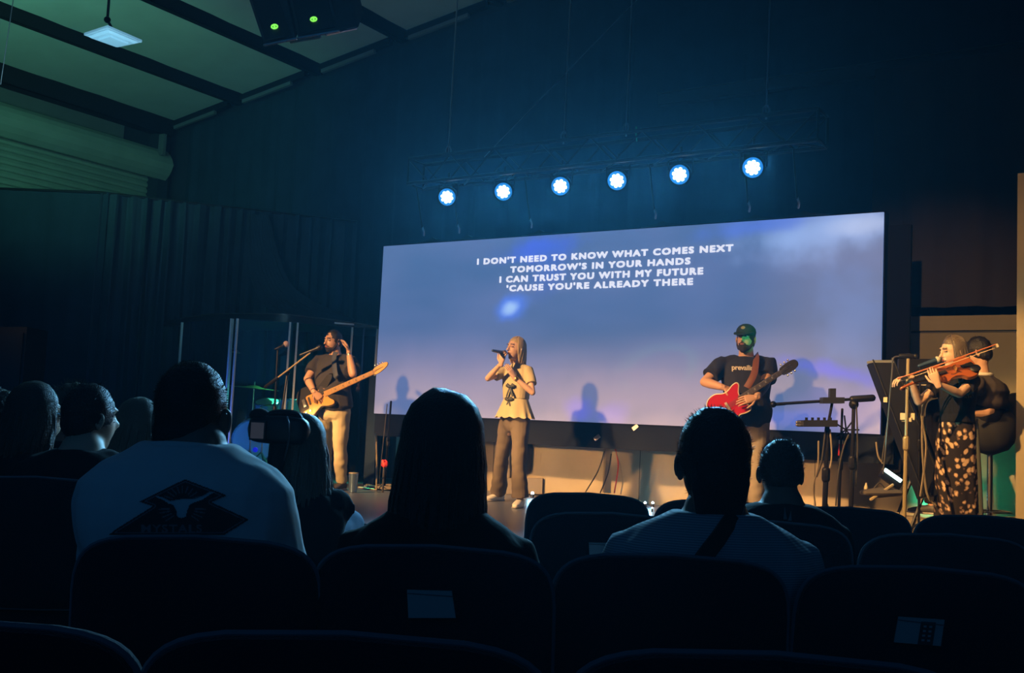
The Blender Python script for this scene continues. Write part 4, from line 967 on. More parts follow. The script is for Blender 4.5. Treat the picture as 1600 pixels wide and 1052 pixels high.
def face_parts(mb, ex, H, l, f, u, s=1., ears=True, female=False):
    e = lambda c, a, b, c3: mb.ell(c, (l*a*s, f*b*s, u*c3*s), 18)
    e(H+u*.020*s-f*.012*s, .076, .093, .098); e(H-u*.030*s+f*.022*s, .064 if not female else .058, .070, .075)
    e(H-u*.070*s+f*.030*s, .050 if not female else .042, .056, .046); mb.sph(H-u*.098*s+f*.062*s, .024*s)
    mb.tube([H+f*.084*s+u*.028*s, H+f*.100*s-u*.002*s, H+f*.114*s-u*.024*s], [.008*s, .010*s, .013*s], 8)
    mb.ell(H+f*.096*s-u*.030*s, (l*.018*s, f*.010*s, u*.008*s), 8); mb.ell(H+f*.078*s+u*.036*s, (l*.052*s, f*.016*s, u*.010*s), 10)
    mb.ell(H+f*.088*s-u*.056*s, (l*.026*s, f*.012*s, u*.010*s), 8)
    if ears:
        for q in (-1, 1):
            c = H+l*(.073*s*q)-f*.010*s-u*.012*s; out = (l*q*.75-f*.55).normalized(); ax = u.cross(out).normalized()
            ex.ell(c+out*.004*s, (ax*.012*s, out*.006*s, u*.024*s), 12)
            rim = [c+out*.010*s+ax*(.013*s*math.cos(a))*1+u*(.026*s*math.sin(a)) for a in [i*2*PI/14 for i in range(15)]]
            ex.tube(rim, .0045*s, 6); ex.ell(c-u*.024*s+out*.008*s, (ax*.009*s, out*.006*s, u*.011*s), 8)
def face_details(t, H, l, f, u, s, skin, brow, female=False, closed=False):
    for q in (-1, 1):
        c = H+l*(.031*s*q)+f*.079*s+u*.012*s
        obj('eye', MB().ell(c, (l*.013*s, f*.011*s, u*(.004 if closed else .0075)*s), 10), 'eye_white' if not closed else skin, t)
        if not closed: obj('iris', MB().ell(c+f*.0075*s, (l*.006*s, f*.005*s, u*.006*s), 8), 'iris', t)
        else: obj('eyelash', MB().tube([c+f*.011*s-l*.014*s-u*.002*s, c+f*.013*s-u*.005*s, c+f*.011*s+l*.014*s-u*.002*s], .0014*s, 5), brow, t)
        obj('eyebrow', MB().tube([c+f*.012*s+u*.020*s-l*(.017*s*q), c+f*.014*s+u*.026*s, c+f*.004*s+u*.021*s+l*(.020*s*q)], [.003*s, .0032*s, .0015*s], 6), brow, t)
    obj('lips', MB().ell(H+f*.097*s-u*.053*s, (l*.021*s, f*.006*s, u*.0045*s), 10).ell(H+f*.096*s-u*.062*s, (l*.018*s, f*.007*s, u*.005*s), 10), 'lips', t)
def hand(ex, wr_, d, pn, s=1., curl=.4, ts=1, spread=.1, curls=None):
    d = d.normalized(); pn = (pn-d*pn.dot(d)).normalized(); sd = d.cross(pn).normalized()*ts      # sd points to the thumb side
    ex.loft([(wr_-d*.02, sd*.026*s, pn*.020*s), (wr_+d*.02*s, sd*.030*s, pn*.019*s), (wr_+d*.055*s, sd*.040*s, pn*.016*s), (wr_+d*.088*s, sd*.041*s, pn*.013*s)], 12, power=2.6)
    L = [.040, .045, .042, .033]
    for k in range(4):
        o = .030-.020*k; b = wr_+d*(.086-.004*abs(k-1))*s+sd*o*s; c = (curls[k] if curls else curl); ang = 0; p = b; pts = [b-d*.02*s, b]; rr = [.0085*s, .0088*s]
        dd = (d+sd*(o*spread*10)).normalized()
        for m_ in range(3):
            ang += c*(1.0 if m_ else .8); v = dd*math.cos(ang)+pn*math.sin(ang); p = p+v*(L[k]*(1, .62, .5)[m_]*s); pts.append(p); rr.append((.0082, .0074, .0060)[m_]*s)
        ex.tube(pts, rr, 8)
    b = wr_+d*.022*s+sd*.026*s; v1 = (d*.62+sd*.72+pn*.25).normalized(); v2 = (d*.85+sd*.25+pn*.45).normalized()
    ex.tube([b-v1*.01, b+v1*.034*s, b+v1*.034*s+v2*.030*s, b+v1*.034*s+v2*.054*s], [.012*s, .0105*s, .009*s, .007*s], 8)
def figure(t, J, skin, top=None, bottom=None, w=1., d=1., arm=1., vox=.007, female=False, sleeve=.55, g=.018, legs=True, hs=1., hem=.10, wrinkle=.004, longsleeve=False, belly=0., vtop=None, neckr=.056, legr=1., pg=.016, flarep=0., dec=None, ears=True, hem_flare=.0, seed=1):
    """J: joint positions in the hall. Builds one skin, a top and trousers."""
    H, l, f, u = J['H'], J['hl'], J['hf'], J['hu']
    mb, ex = MB(), MB(); torso(mb, J, .17, 1, 0, w*.97, d*.97, belly=belly)
    mb.tube([J['nek']-Z*.04, J['nek']+(H-J['nek'])*.45-f*.005, H-u*.05*hs-f*.02*hs], [neckr*1.15, neckr, neckr], 14)
    face_parts(mb, ex, H, l, f, u, hs, ears, female)
    for q in 'LR':
        sh, el, wr_ = J['s'+q], J['e'+q], J['w'+q]; ck = J['nek'].lerp(sh, .45)-Z*.035
        mb.tube([ck, sh, sh.lerp(el, .35), el], [.045*arm, .052*arm, .047*arm, .038*arm], 12)
        mb.tube([el, el.lerp(wr_, .3), el.lerp(wr_, .8), wr_], [.038*arm, .040*arm, .029*arm, .024*arm], 12)
        hd = J.get('h'+q)
        if hd: hand(ex, wr_, hd[0], hd[1], hs*(.92 if female else 1), hd[2], hd[3], curls=hd[4] if len(hd) > 4 else None)
        if legs:
            hp, kn, an = J['p'+q], J['k'+q], J['a'+q]
            mb.tube([hp, hp.lerp(kn, .5), kn], [.085*legr, .074*legr, .053*legr], 14); mb.tube([kn, kn.lerp(an, .35), an], [.053*legr, .052*legr, .036], 12)
    body = fuse('body', mb, vox, skin, t, 3, extra=ex, dec=dec)
    if top:
        mb = MB(); torso(mb, J, hem, 1.0, g, w, d, 'flat', flare=hem_flare, belly=belly)
        sb = {q: (J['s'+q]-J['nek']).normalized() for q in 'LR'}
        for q in 'LR': mb.tube([J['nek']-Z*.055+sb[q]*.01, J['nek'].lerp(J['s'+q], .5)-Z*.020, J['s'+q]-sb[q]*.01], [.050+g*.6, .050*arm+g*.7, .052*arm+g*.5], 14)
        for q in 'LR':
            sh, el, wr_ = J['s'+q], J['e'+q], J['w'+q]; ck = J['nek'].lerp(sh, .5)-Z*.05
            if longsleeve:
                mb.tube([ck, sh, sh.lerp(el, .5), el], [.062*arm+g*.3, .064*arm+g*.3, .057*arm+g*.4, .050*arm+g*.3], 16); mb.tube([el, el.lerp(wr_, .4), el.lerp(wr_, .93)], [.050*arm+g*.3, .046*arm+g*.3, .036*arm], 16, 'flat' if False else ('round', 'flat'))
            else:
                mb.tube([ck, sh, sh.lerp(el, sleeve*.6), sh.lerp(el, sleeve)], [.058*arm+g*.4, .062*arm+g*.5, .062*arm+g*.6, .064*arm+g*.6], 16, ('round', 'flat'))
        tp = fuse('shirt' if not vtop else vtop, mb, vox*1.1, top, t, 3, wrinkle, 26, seed=seed, dec=dec)
    else: tp = None
    if bottom:
        mb = MB(); torso(mb, J, .02, .26, pg*.5, w*.98, d*.98, 'round', belly=belly*.6)
        for q in 'LR':
            hp, kn, an = J['p'+q], J['k'+q], J['a'+q]; e = an+(kn-an).normalized()*.01
            mb.tube([hp+Z*.07, (hp+J['pel'])/2-Z*.035], [.098*legr+pg*.6, .088*legr+pg*.6], 14)
            mb.tube([hp+Z*.04, hp.lerp(kn, .5), kn], [.092*legr+pg*.5, .076*legr+pg, .060*legr+pg], 16)
            mb.tube([kn, kn.lerp(e, .5), e], [.060*legr+pg, (.054+flarep*.5)*legr+pg, .050+flarep+pg*.6], 16, ('round', 'flat'))
        fuse('trousers', mb, vox*1.2, bottom, t, 3, .006, 18, seed=seed+3, squash=(1, 1, 1.6), dec=dec)
    return body, tp
def shoe(t, an, fdir, m='shoe_dark', s=1., name='shoe', z=None):
    z = STG if z is None else z
    f = Vector((fdir.x, fdir.y, 0)).normalized(); sd = Z.cross(f); o = Vector((an.x, an.y, z))
    o_ = obj(name, MB().loft([(o-f*.06*s+Z*.045, sd*.034*s, Z*.040), (o+f*.0*s+Z*.048, sd*.037*s, Z*.044), (o+f*.08*s+Z*.038, sd*.042*s, Z*.034), (o+f*.16*s+Z*.028, sd*.040*s, Z*.024), (o+f*.19*s+Z*.024, sd*.028*s, Z*.018)], 14, power=2.6), m, t)
    obj('sole', MB().loft([(o-f*.085*s+Z*.010, sd*.030*s, Z*.010), (o+f*.0*s+Z*.010, sd*.038*s, Z*.010), (o+f*.10*s+Z*.010, sd*.044*s, Z*.010), (o+f*.19*s+Z*.010, sd*.036*s, Z*.010), (o+f*.205*s+Z*.010, sd*.02*s, Z*.008)], 12, power=3), 'sole', o_)
def basis(f, tilt=0., roll=0.):
    f0 = Vector((f.x, f.y, 0)).normalized(); l = Z.cross(f0); ff = (f0*math.cos(tilt)-Z*math.sin(tilt)).normalized(); u = ff.cross(l).normalized()
    if roll: l, u = l*math.cos(roll)+u*math.sin(roll), u*math.cos(roll)-l*math.sin(roll)
    return l, ff, u
def cap_hair(t, H, l, f, u, s, m, low=.03, g=.008, tuft=350, tl=.012, name='hair', fringe=0., seed=1, side=.0, noise=.002, lowback=-.055, spikes_up=.4):
    mb = MB(); e = lambda c, a, b, c3: mb.ell(c, (l*a*s, f*b*s, u*c3*s), 22)
    e(H+u*.026*s-f*.020*s, .076+g+side, .090+g, .094+g)
    e(H+u*(lowback+.03)*s-f*.052*s, .066+g+side, .050+g, .060+g*.6)
    if fringe: e(H+u*.075*s+f*.045*s, .055, .045+fringe, .038)
    bd = fuse(name, mb, .007 if s*tuft < 900 else .006, m, t, 3, noise, 90, seed=seed)
    if tuft:
        r = random.Random(seed); mb = MB(); me = bd.data; b = BASE[bd.name]; N = len(me.vertices)
        for k in range(tuft):
            v = me.vertices[r.randrange(N)]; p = v.co+b; nn = v.normal
            if (p-H).dot(u) < -.03*s and r.random() < .5: continue
            dd = (nn+u*spikes_up+Vector((r.uniform(-.5, .5), r.uniform(-.5, .5), r.uniform(-.3, .3)))).normalized(); a = dd.orthogonal().normalized()*.0013
            L = tl*r.uniform(.5, 1.2); c2 = dd.cross(a)
            mb.add([p-nn*.002+a, p-nn*.002-a*.5+c2*.8, p-nn*.002-a*.5-c2*.8, p+dd*L], [(0, 1, 3), (1, 2, 3), (2, 0, 3)])
        o = obj('hair_tuft', mb, m, bd, smooth=False); o['kind'] = 'stuff'
    return bd
def long_hair(t, H, l, f, u, s, m, length, n=170, gap=55, part=.0, outw=.0, r0=.010, seed=3, flow=None, behind=.0, wave=.006, name='hair', rs=1., close=1.):
    """locks of hair from a parting over the skull and down; gap = half angle of the open face"""
    mb = MB(); r = random.Random(seed); C = H+u*.022*s-f*.012*s
    rx, ry, rz = .086*s*rs, .102*s*rs, .108*s*rs
    core = MB(); core.ell(C-f*.012*s, (l*rx*.95, f*ry*.88, u*rz*.96), 20)
    core.ell(C+u*.022*s+f*.020*s, (l*.070*s, f*.066*s, u*.074*s), 18); zb = length*.9; core.loft([(C-u*.02*s-f*.022*s, l*rx*.93, f*ry*.70), (C-Z*(zb*.5)-f*(.035+behind*.5), l*rx*.90*close, f*ry*.50), (C-Z*zb-f*(.04+behind), l*rx*.82*close, f*ry*.38)], 18)
    o = fuse(name, core, .009, m, t, 4)
    for k in range(n):
        ph = math.radians(gap)+(2*PI-2*math.radians(gap))*((k+r.uniform(-.3, .3))/n); cf, sl = math.cos(ph), math.sin(ph)   # angle from the face
        pts = []; rr = []; top = .10+.15*abs(part)
        for j in range(5):
            th = top+(PI*.52-top)*j/4
            c0 = math.sin(th); sx = sl*c0*rx; fx = cf*c0*ry
            if j == 0: sx += part*.03*s
            pts.append(C+l*sx+f*fx+u*(math.cos(th)*rz)); rr.append(r0*(.55+.5*min(1, j/2)))
        L = length*r.uniform(.88, 1.05)
        if flow: L *= flow(math.degrees(ph))
        p = pts[-1]; dv = (l*sl*.9+f*cf*.5)
        for j in range(1, 6):
            v = j/5; q = p-Z*(L*v)+dv*(outw*v-.10*(1-close)*v*s)-f*(behind*v)+l*(wave*math.sin(v*7+k*.7))+f*(wave*math.sin(v*6+k*1.3))
            pts.append(q); rr.append(r0*(1.05-.7*v*v))
        mb.tube(pts, rr, 6, side=(l*-cf+f*sl))
    obj('hair_lock', mb, m, o)['kind'] = 'stuff'
    return o

def standing(base, fd, head_px, Dh, Ht, hf, tilt=0., lean=0., w=1., roll=0., hs=1., hipw=.09, shw=.175, stance=.12, sdrop=.0, foot=None, knee=None):
    """joint set of a standing figure; head centre surveyed, feet under it"""
    H = P(*head_px, Dh); f = Vector((fd.x, fd.y, 0)).normalized(); L = left_of(f); s = Ht/1.75
    hl, hff, hu = basis(hf, tilt, roll)
    J = dict(H=H, hl=hl, hf=hff, hu=hu, f=f, lh=L, ls=L)
    top = H.z+.118; z = lambda k: STG+(top-STG)*k/1.75
    bx, by = base.x, base.y; hx = H-hff*.02
    def at(zz, k): return Vector((bx+(hx.x-bx)*k, by+(hx.y-by)*k, zz))
    J['nek'] = at(z(1.475)-sdrop, .92)-f*.03; J['che'] = at(z(1.24), .8)-f*.01; J['pel'] = at(z(.86), .55)
    for q, sg in (('L', 1), ('R', -1)):
        J['s'+q] = at(z(1.40)-sdrop, .9)+L*(sg*shw*w)-f*.02; J['p'+q] = at(z(.90), .5)+L*(sg*hipw); 
        fo = (foot or {}).get(q, base+L*(sg*stance)); J['a'+q] = Vector((fo.x, fo.y, STG+.085)); kn = (J['p'+q]+J['a'+q])/2+f*.03; J['k'+q] = kn+((knee or {}).get(q, Vector()))
    return J
def arm_to(J, q, wpx, D, pole, la=.285, lb=.25, **k):
    w_ = P(*wpx, D) if not isinstance(wpx, Vector) else wpx; sh = J['s'+q]; d = w_-sh
    if d.length > (la+lb)*.995: w_ = sh+d*((la+lb)*.995/d.length)
    J['w'+q] = w_; J['e'+q] = ik(sh, w_, la, lb, pole)

# ------------------------------------------------------------------ stage musicians
# ---- bass player
D0 = 11.55
base = onZ(521, 769, STG); fd = di(-158)
t = thing('person', 'man in dark tee and khaki trousers playing a bass, hand raised to his ear', 'person', base)
fL, fR = onZ(533, 766, STG), onZ(507, 758, STG)
J = standing(base, fd, (520, 533), 11.5, 1.80, di(-140), tilt=.12, w=1.12, foot=dict(L=fL, R=fR+back*.08))
toC = -back
arm_to(J, 'L', (545, 551), 11.28, RTh*.35+toC*.7-Z*1.0, .27, .25); arm_to(J, 'R', (491, 613), 11.22, -RTh*.8+toC*.25-Z*.45, .27, .24)
J['hL'] = ((Z*.8-RTh*.3+back*.35), (-RTh*.8-Z*.2), .35, 1); J['hR'] = (RTh*.75-Z*.65, back*.8-RTh*.3, .45, -1)
body, tee = figure(t, J, 'skin', 'tee_charcoal', 'khaki', w=1.15, d=1.12, arm=1.12, belly=.07, sleeve=.68, hem=.02, g=.026, hem_flare=.10, pg=.020, legr=.95, neckr=.06, wrinkle=.006, vox=.0075)
face_details(t, J['H'], J['hl'], J['hf'], J['hu'], 1, 'skin', 'hair_black')
cap_hair(t, J['H'], J['hl'], J['hf'], J['hu'], 1, 'hair_black', tuft=200, tl=.010, g=.006)
def beard(t, H, l, f, u, s=1., full=1.):
    mb = MB(); mb.ell(H-u*.082*s+f*.040*s, (l*.054*s, f*.056*s, u*.036*s*full), 16); mb.ell(H-u*.106*s+f*.058*s, (l*.032*s, f*.034*s, u*.024*s*full), 12)
    for q in (-1, 1): mb.tube([H-u*.020*s+l*(.070*s*q)+f*.0, H-u*.060*s+l*(.059*s*q)+f*.018*s, H-u*.09*s+l*(.040*s*q)+f*.045*s], [.010*s, .017*s, .018*s], 10)
    mb.tube([H-u*.056*s+f*.090*s-l*.030*s, H-u*.041*s+f*.100*s, H-u*.056*s+f*.090*s+l*.030*s], .0065*s, 8)
    b = fuse('beard', mb, .006, 'beard', t, 2, .001, 120)
    return b
beard(t, J['H'], J['hl'], J['hf'], J['hu'], .98, .85)
obj('earpiece', MB().ell(J['H']+J['hl']*.086-J['hf']*.006-J['hu']*.006, (J['hl']*.010, J['hf']*.014, J['hu']*.016), 8), 'black_plastic', t)
for q, m_ in (('R', 'black_plastic'), ('L', 'steel')):
    w0 = J['w'+q]; dv = (w0-J['e'+q]).normalized(); obj('wristband', MB().tube([w0-dv*.035, w0-dv*.022], .030, 14), m_, t)
shoe(t, J['aL'], di(-165), 'shoe_dark', 1.1); shoe(t, J['aR'], di(-175), 'shoe_dark', 1.1)
BASSJ = J
def stringed(name, label, cat, bc, hd_, n_hint, outline, th, bodym, neckm, headm, nstr, scale_, guard=None, bevel=.012, neckw=.022, headpoly=None, peg='chrome', horn_strap=None, strap_pts=None, strapm=None, dots=True, binding=False, fretm=None):
    bc, hd_ = Vector(bc), Vector(hd_); U = (hd_-bc).normalized(); N = (Vector(n_hint)-U*Vector(n_hint).dot(U)).normalized(); V = N.cross(U).normalized()
    if V.z < 0: V = -V
    t = thing(name, label, cat, bc)
    po = smooth_poly([(a*scale_, b*scale_) for a, b in outline], 4)
    obj('body', MB().slab(po, bc-N*th/2, U, V, N, th, bevel), bodym, t)
    if binding:
        obj('binding', MB().tube([bc+N*(th/2-bevel*.3)+U*p[0]*1.0+V*p[1]*1.0 for p in po+po[:1]], .006, 5), 'binding', t)
    front = bc+N*th/2; L = (hd_-bc).length
    if guard: obj('pickguard', MB().slab(smooth_poly([(a*scale_, b*scale_) for a, b in guard], 4), front, U, V, N, .004, .001), 'guard', t)
    n0, n1 = front+U*(.10*scale_), front+U*(L-.02)
    obj('neck', MB().loft([(n0-N*.008, V*neckw*1.25, N*.014), (n1-N*.010, V*neckw*.95, N*.014)], 12, 'flat', power=2.6), neckm, t)
    fb = obj('fretboard', MB().loft([(n0+N*.008, V*neckw*1.28, N*.005), (n1+N*.006, V*neckw*.95, N*.005)], 8, 'flat', power=6), fretm or neckm, t, smooth=False)
    fl = (n1-n0).length
    for k in range(14):
        x_ = fl*(1-2**(-k/12))*1.6; 
        if x_ > fl: break
        q = n1-U*x_+N*.0118; obj('fret', MB().box(q, (.003, neckw*2.1, .002), (U, V, N)), 'chrome', fb, smooth=False)
        if dots and k in (2, 4, 6, 8, 11): obj('inlay', MB().box(q-U*.012+N*.0003, (.010, neckw*.8, .002), (U, V, N)), 'inlay' if neckm != 'maple' else 'rosewood', fb, smooth=False)
    hp = headpoly; ho = n1; 
    obj('headstock', MB().slab(smooth_poly(hp, 3), ho-N*.014, U, V, N, .018, .003), headm, t)
    for k in range(nstr):
        s_ = (k % 2)*2-1 if nstr == 6 else 1; kk = k//2 if nstr == 6 else k; a = .035+kk*(.030 if nstr == 4 else .035)
        q = ho+U*a+V*(s_*(.034 if nstr == 6 else .040)); obj('tuning_peg', MB().tube([q-V*s_*.012, q+V*s_*.014], .004, 6).ell(q+V*s_*.020, (U*.010, V*.008, N*.004), 8), peg, t)
        y_ = (k-(nstr-1)/2)*(neckw*1.5/(nstr-1)); b0 = front-U*(.15*scale_)+V*y_*1.25+N*.016
        obj('string', MB().tube([b0, n1+V*y_*.8+N*.014, ho+U*a+V*(s_*.010)+N*.008], .0012, 4), 'steel', t)
    obj('bridge', MB().box(front-U*(.155*scale_)+N*.008, (.035, .085 if nstr == 4 else .075, .016), (U, V, N)), 'chrome', t, smooth=False)
    for x_ in (-.03, -.09): obj('pickup', MB().box(front+U*(x_*scale_)+N*.006, (.022, .085, .012), (U, V, N)), 'black_plastic' if nstr == 4 else 'inlay', t, smooth=False)
    for k in range(2): obj('control_knob', MB().cyl(front-U*(.16-.05*k)*scale_-V*(.10)*scale_, front-U*(.16-.05*k)*scale_-V*(.10)*scale_+N*.018, .011, n=10), 'chrome', t)
    if strap_pts:
        sp_ = curve_pts([Vector(p) for p in strap_pts], 6); mb = MB(); rings = []
        for i, p in enumerate(sp_):
            tg = (sp_[min(i+1, len(sp_)-1)]-sp_[max(i-1, 0)]).normalized(); a = tg.cross(N).normalized()
            rings.append((p, a*.030, tg.cross(a)*.004))
        obj('strap', MB().loft(rings, 8, 'flat', power=5), strapm, t)
    return t
BO = [(-.25, 0), (-.245, .09), (-.19, .155), (-.10, .165), (-.02, .125), (.05, .115), (.12, .145), (.20, .185), (.25, .17), (.235, .13), (.17, .075), (.13, .03), (.13, -.03), (.15, -.065), (.19, -.11), (.175, -.145), (.11, -.145), (.03, -.115), (-.04, -.135), (-.11, -.175), (-.19, -.165), (-.24, -.09)]
BG = [(-.12, .0), (-.12, .055), (-.04, .06), (.06, .07), (.12, .05), (.13, -.04), (.18, -.10), (.165, -.13), (.10, -.125), (.02, -.10), (-.05, -.13), (-.13, -.155), (-.21, -.12), (-.19, -.08), (-.12, -.07)]
bc = P(497, 622, 11.28); hd_ = P(588, 581, 11.05)
sL = J['sL']; sn = J['nek'].lerp(sL, .35)
N_ = (toC+RTh*(-.12)+Z*.12).normalized()
stringed('bass_guitar', 'black bass guitar with golden pickguard and pale maple neck pointing up right', 'bass guitar', bc, hd_, N_, BO, .042, 'bass_black', 'maple', 'maple', 4, 1.02, guard=BG,
         headpoly=[(0, -.022), (.02, -.030), (.06, -.028), (.12, -.014), (.17, .006), (.185, .030), (.165, .048), (.10, .050), (.03, .040), (0, .022)],
         strap_pts=[sn-fd*(-.10)+Z*.055, sn+fd*.135-Z*.01, P(524, 585, 11.22), bc+(hd_-bc).normalized()*.24+Z*.13], strapm='strap_blue', neckw=.024)

# ---- singer
base = onZ(800, 792, STG); fd = di(-143)
t = thing('person', 'blonde woman in a beige peplum blouse singing into a hand microphone', 'person', base)
aL, aR = onZ(812, 793, STG), onZ(778, 783, STG)
J = standing(base, fd, (806, 545), 10.35, 1.68, di(-132), tilt=-.05, w=.74, foot=dict(L=aL, R=aR), hipw=.07)
toC = -back
arm_to(J, 'R', (783, 568), 10.18, -RTh*.9-Z*.7+toC*.1, .255, .225); arm_to(J, 'L', (804, 590), 10.16, RTh*.8-Z*.8+toC*.1, .25, .225)
J['hR'] = ((Z*.85+RTh*.1+toC*.15), (RTh*.3+back*.8), .75, 1); J['hL'] = ((Z*.8-RTh*.55), (back*.6-RTh*.6), .12, -1)
figure(t, J, 'skin_fair', 'blouse', 'taupe', w=.84, d=.82, arm=.76, female=True, sleeve=.62, hem=.40, g=.014, pg=.014, legr=.92, neckr=.045, hs=.95, flarep=.028, wrinkle=.003, vox=.0065, vtop='blouse')
face_details(t, J['H'], J['hl'], J['hf'], J['hu'], .95, 'skin_fair', 'hair_sand', closed=True)
# peplum with folds
c0 = J['pel'].lerp(J['che'], .66); c1 = J['pel'].lerp(J['che'], .14); mb = MB(); n = 64; vs = []; rows = 9; l_ = J['lh']; f_ = J['f']
for j in range(rows):
    v = j/(rows-1); c = c0.lerp(c1, v); a, b = .128+.075*v, .100+.062*v
    for i in range(n): q = 2*PI*i/n; r_ = 1+.055*v*math.sin(q*13+math.sin(q*3)); vs.append(c+l_*(a*r_*math.cos(q))+f_*(b*r_*math.sin(q))+Z*(-.008*v*math.sin(q*13)))
m2 = [c0.lerp(c1, (j/(rows-1)))+(vs[j*n+i]-c0.lerp(c1, j/(rows-1)))*.97 for j in range(rows) for i in range(n)]
fs = [(j*n+i, (j+1)*n+i, (j+1)*n+(i+1) % n, j*n+(i+1) % n) for j in range(rows-1) for i in range(n)]; o_ = len(vs)
fs += [tuple(k+o_ for k in reversed(f__)) for f__ in fs]; fs += [((rows-1)*n+i, o_+(rows-1)*n+i, o_+(rows-1)*n+(i+1) % n, (rows-1)*n+(i+1) % n) for i in range(n)]
pep = obj('peplum', MB().add(vs+m2, fs), 'blouse', t)
def bow(t, c, s, N_):
    mb = MB(); sd = Z.cross(N_).normalized()
    for q in (-1, 1): mb.loft([(c, Z*.010*s, N_*.008), (c+sd*(q*.025*s)+Z*.014*s+N_*.006, Z*.022*s, N_*.010), (c+sd*(q*.045*s)+Z*.012*s, Z*.012*s, N_*.006)], 10); mb.tube([c, c+sd*(q*.015*s)-Z*.04*s+N_*.004, c+sd*(q*.034*s)-Z*.085*s], [.008*s, .009*s, .010*s], 6, flat=.4)
    mb.sph(c+N_*.006, .012*s); obj('bow', mb, 'bow', t)
def on_front(px, py, D): return P(px, py, D)
bow(t, J['che']+f_*.125-Z*.015+J['ls']*.015, 1.05, f_); bow(t, c0+f_*.115-Z*.02, 1.0, f_)
w0 = J['wL']; dv = (w0-J['eL']).normalized(); obj('wristwatch', MB().tube([w0-dv*.03, w0-dv*.018], .025, 14), 'brass', t)
shoe(t, J['aL'], di(-165), 'shoe_white', .95); shoe(t, J['aR'], di(-140), 'shoe_white', .95)
long_hair(t, J['H'], J['hl'], J['hf'], J['hu'], .93, 'hair_blonde', .155, n=120, gap=62, r0=.008, behind=.02, wave=.003, close=.85, part=.2)
obj('ear_monitor', MB().ell(J['H']+J['hl']*.085-J['hu']*.012, (J['hl']*.008, J['hf']*.010, J['hu']*.012), 8), 'print_white', t)
mth = J['H']+J['hf']*.115-J['hu']*.055
mic_thing('black handheld microphone held at the lips of the blonde singer', mth+J['hf']*.03-Z*.005, P(770, 548, 10.05), 'mic_blue', 'black_metal', .026, .018)

# ---- guitarist
base = onZ(1168, 822, STG); fd = di(-168)
t = thing('person', 'bearded man in cap and navy tee playing a red guitar', 'person', base)
aL, aR = onZ(1182, 822, STG), onZ(1155, 820, STG)
J = standing(base, fd, (1165, 529), 9.45, 1.80, di(-150), tilt=.0, w=1.14, foot=dict(L=aL, R=aR), stance=.14)
arm_to(J, 'R', (1131, 606), 9.20, -RTh*1-Z*.55, .27, .235); arm_to(J, 'L', (1180, 625), 9.0, RTh*1-Z*.5+toC*.2, .27, .25)
J['hR'] = ((RTh*.9-Z*.35+toC*.1), (back*.6-Z*.6), .30, -1); J['hL'] = ((-RTh*.9-Z*.22), (back*.7-Z*.3), .28, 1)
figure(t, J, 'skin', 'tee_navy', 'grey_jeans', w=1.18, d=1.12, arm=1.12, sleeve=.70, hem=.0, g=.026, belly=.05, pg=.022, legr=1.05, neckr=.062, wrinkle=.006, vox=.007, hem_flare=.05)
GT = bpy.data.objects[[o.name for o in t.children if o.name.startswith('shirt')][0]]
face_details(t, J['H'], J['hl'], J['hf'], J['hu'], 1, 'skin', 'hair_black')
beard(t, J['H'], J['hl'], J['hf'], J['hu'], 1.02, 1.1)
H, l, f, u = J['H'], J['hl'], J['hf'], J['hu']
cap_hair(t, H-u*.012, l, f, u, .97, 'hair_black', tuft=0)
mb = MB(); mb.ell(H+u*.055-f*.010, (l*.088, f*.104, u*.078), 20); mb2 = fuse('cap', mb, .006, 'cap_green', t, 2)
br = [(-.085, .03), (-.075, .11), (-.045, .165), (0, .185), (.045, .165), (.075, .11), (.085, .03), (0, .05)]
obj('cap_brim', MB().slab(smooth_poly(br, 3), H+u*.052, l, (f*.97-u*.22).normalized(), (u*.97+f*.22).normalized(), .010, .003), 'cap_green', mb2)
obj('cap_patch', MB().ell(H+u*.088+f*.082, (l*.020, (f*.6+u*.7)*.004, (u*.8-f*.5)*.018), 12), 'patch', mb2)
w0 = J['wL']; e0 = J['eL']; dv = (w0-e0).normalized()
obj('forearm_sleeve', MB().tube([e0+dv*.01, e0.lerp(w0, .4), w0-dv*.045], [.046, .046, .034], 14, ('round', 'flat')), 'strap_blue', t); obj('wristwatch', MB().tube([w0-dv*.028, w0-dv*.014], .028, 14).ell(w0-dv*.02+toC*.028, (dv*.018, toC*.005, Z*.018), 10), 'print_white', t)
vs, fs = text_mesh('prevailing', .062, offset=.0016, sx=.95, space=.95); bv = bvh_of(GT)
o0 = J['che'].lerp(J['nek'], .40); sd = RTh*.98; o0 = P(1160, 579, 9.4); 
mb = MB().add([snap(bv, o0+sd*x+Z*y, back, .004, o0+sd*x+Z*y-back*.1) for x, y, z in vs], fs)
obj('chest_print', mb, 'print_white', t, label='pale lettering across the chest', smooth=False)
shoe(t, J['aL'], di(-170), 'shoe_dark', 1.1); shoe(t, J['aR'], di(-175), 'shoe_dark', 1.1)
GO = [(-.22, 0), (-.215, .08), (-.165, .15), (-.08, .165), (-.01, .130), (.05, .125), (.11, .145), (.155, .145), (.165, .12), (.14, .085), (.12, .055), (.115, .02), (.115, -.02), (.12, -.05), (.13, -.075), (.145, -.11), (.13, -.135), (.08, -.135), (.02, -.12), (-.05, -.15), (-.14, -.155), (-.205, -.09)]
bc = P(1143, 633, 9.16); hd_ = P(1224, 580, 8.98)
N_ = (toC-RTh*.15+Z*.15).normalized(); sn = J['nek'].lerp(J['sL'], .42)
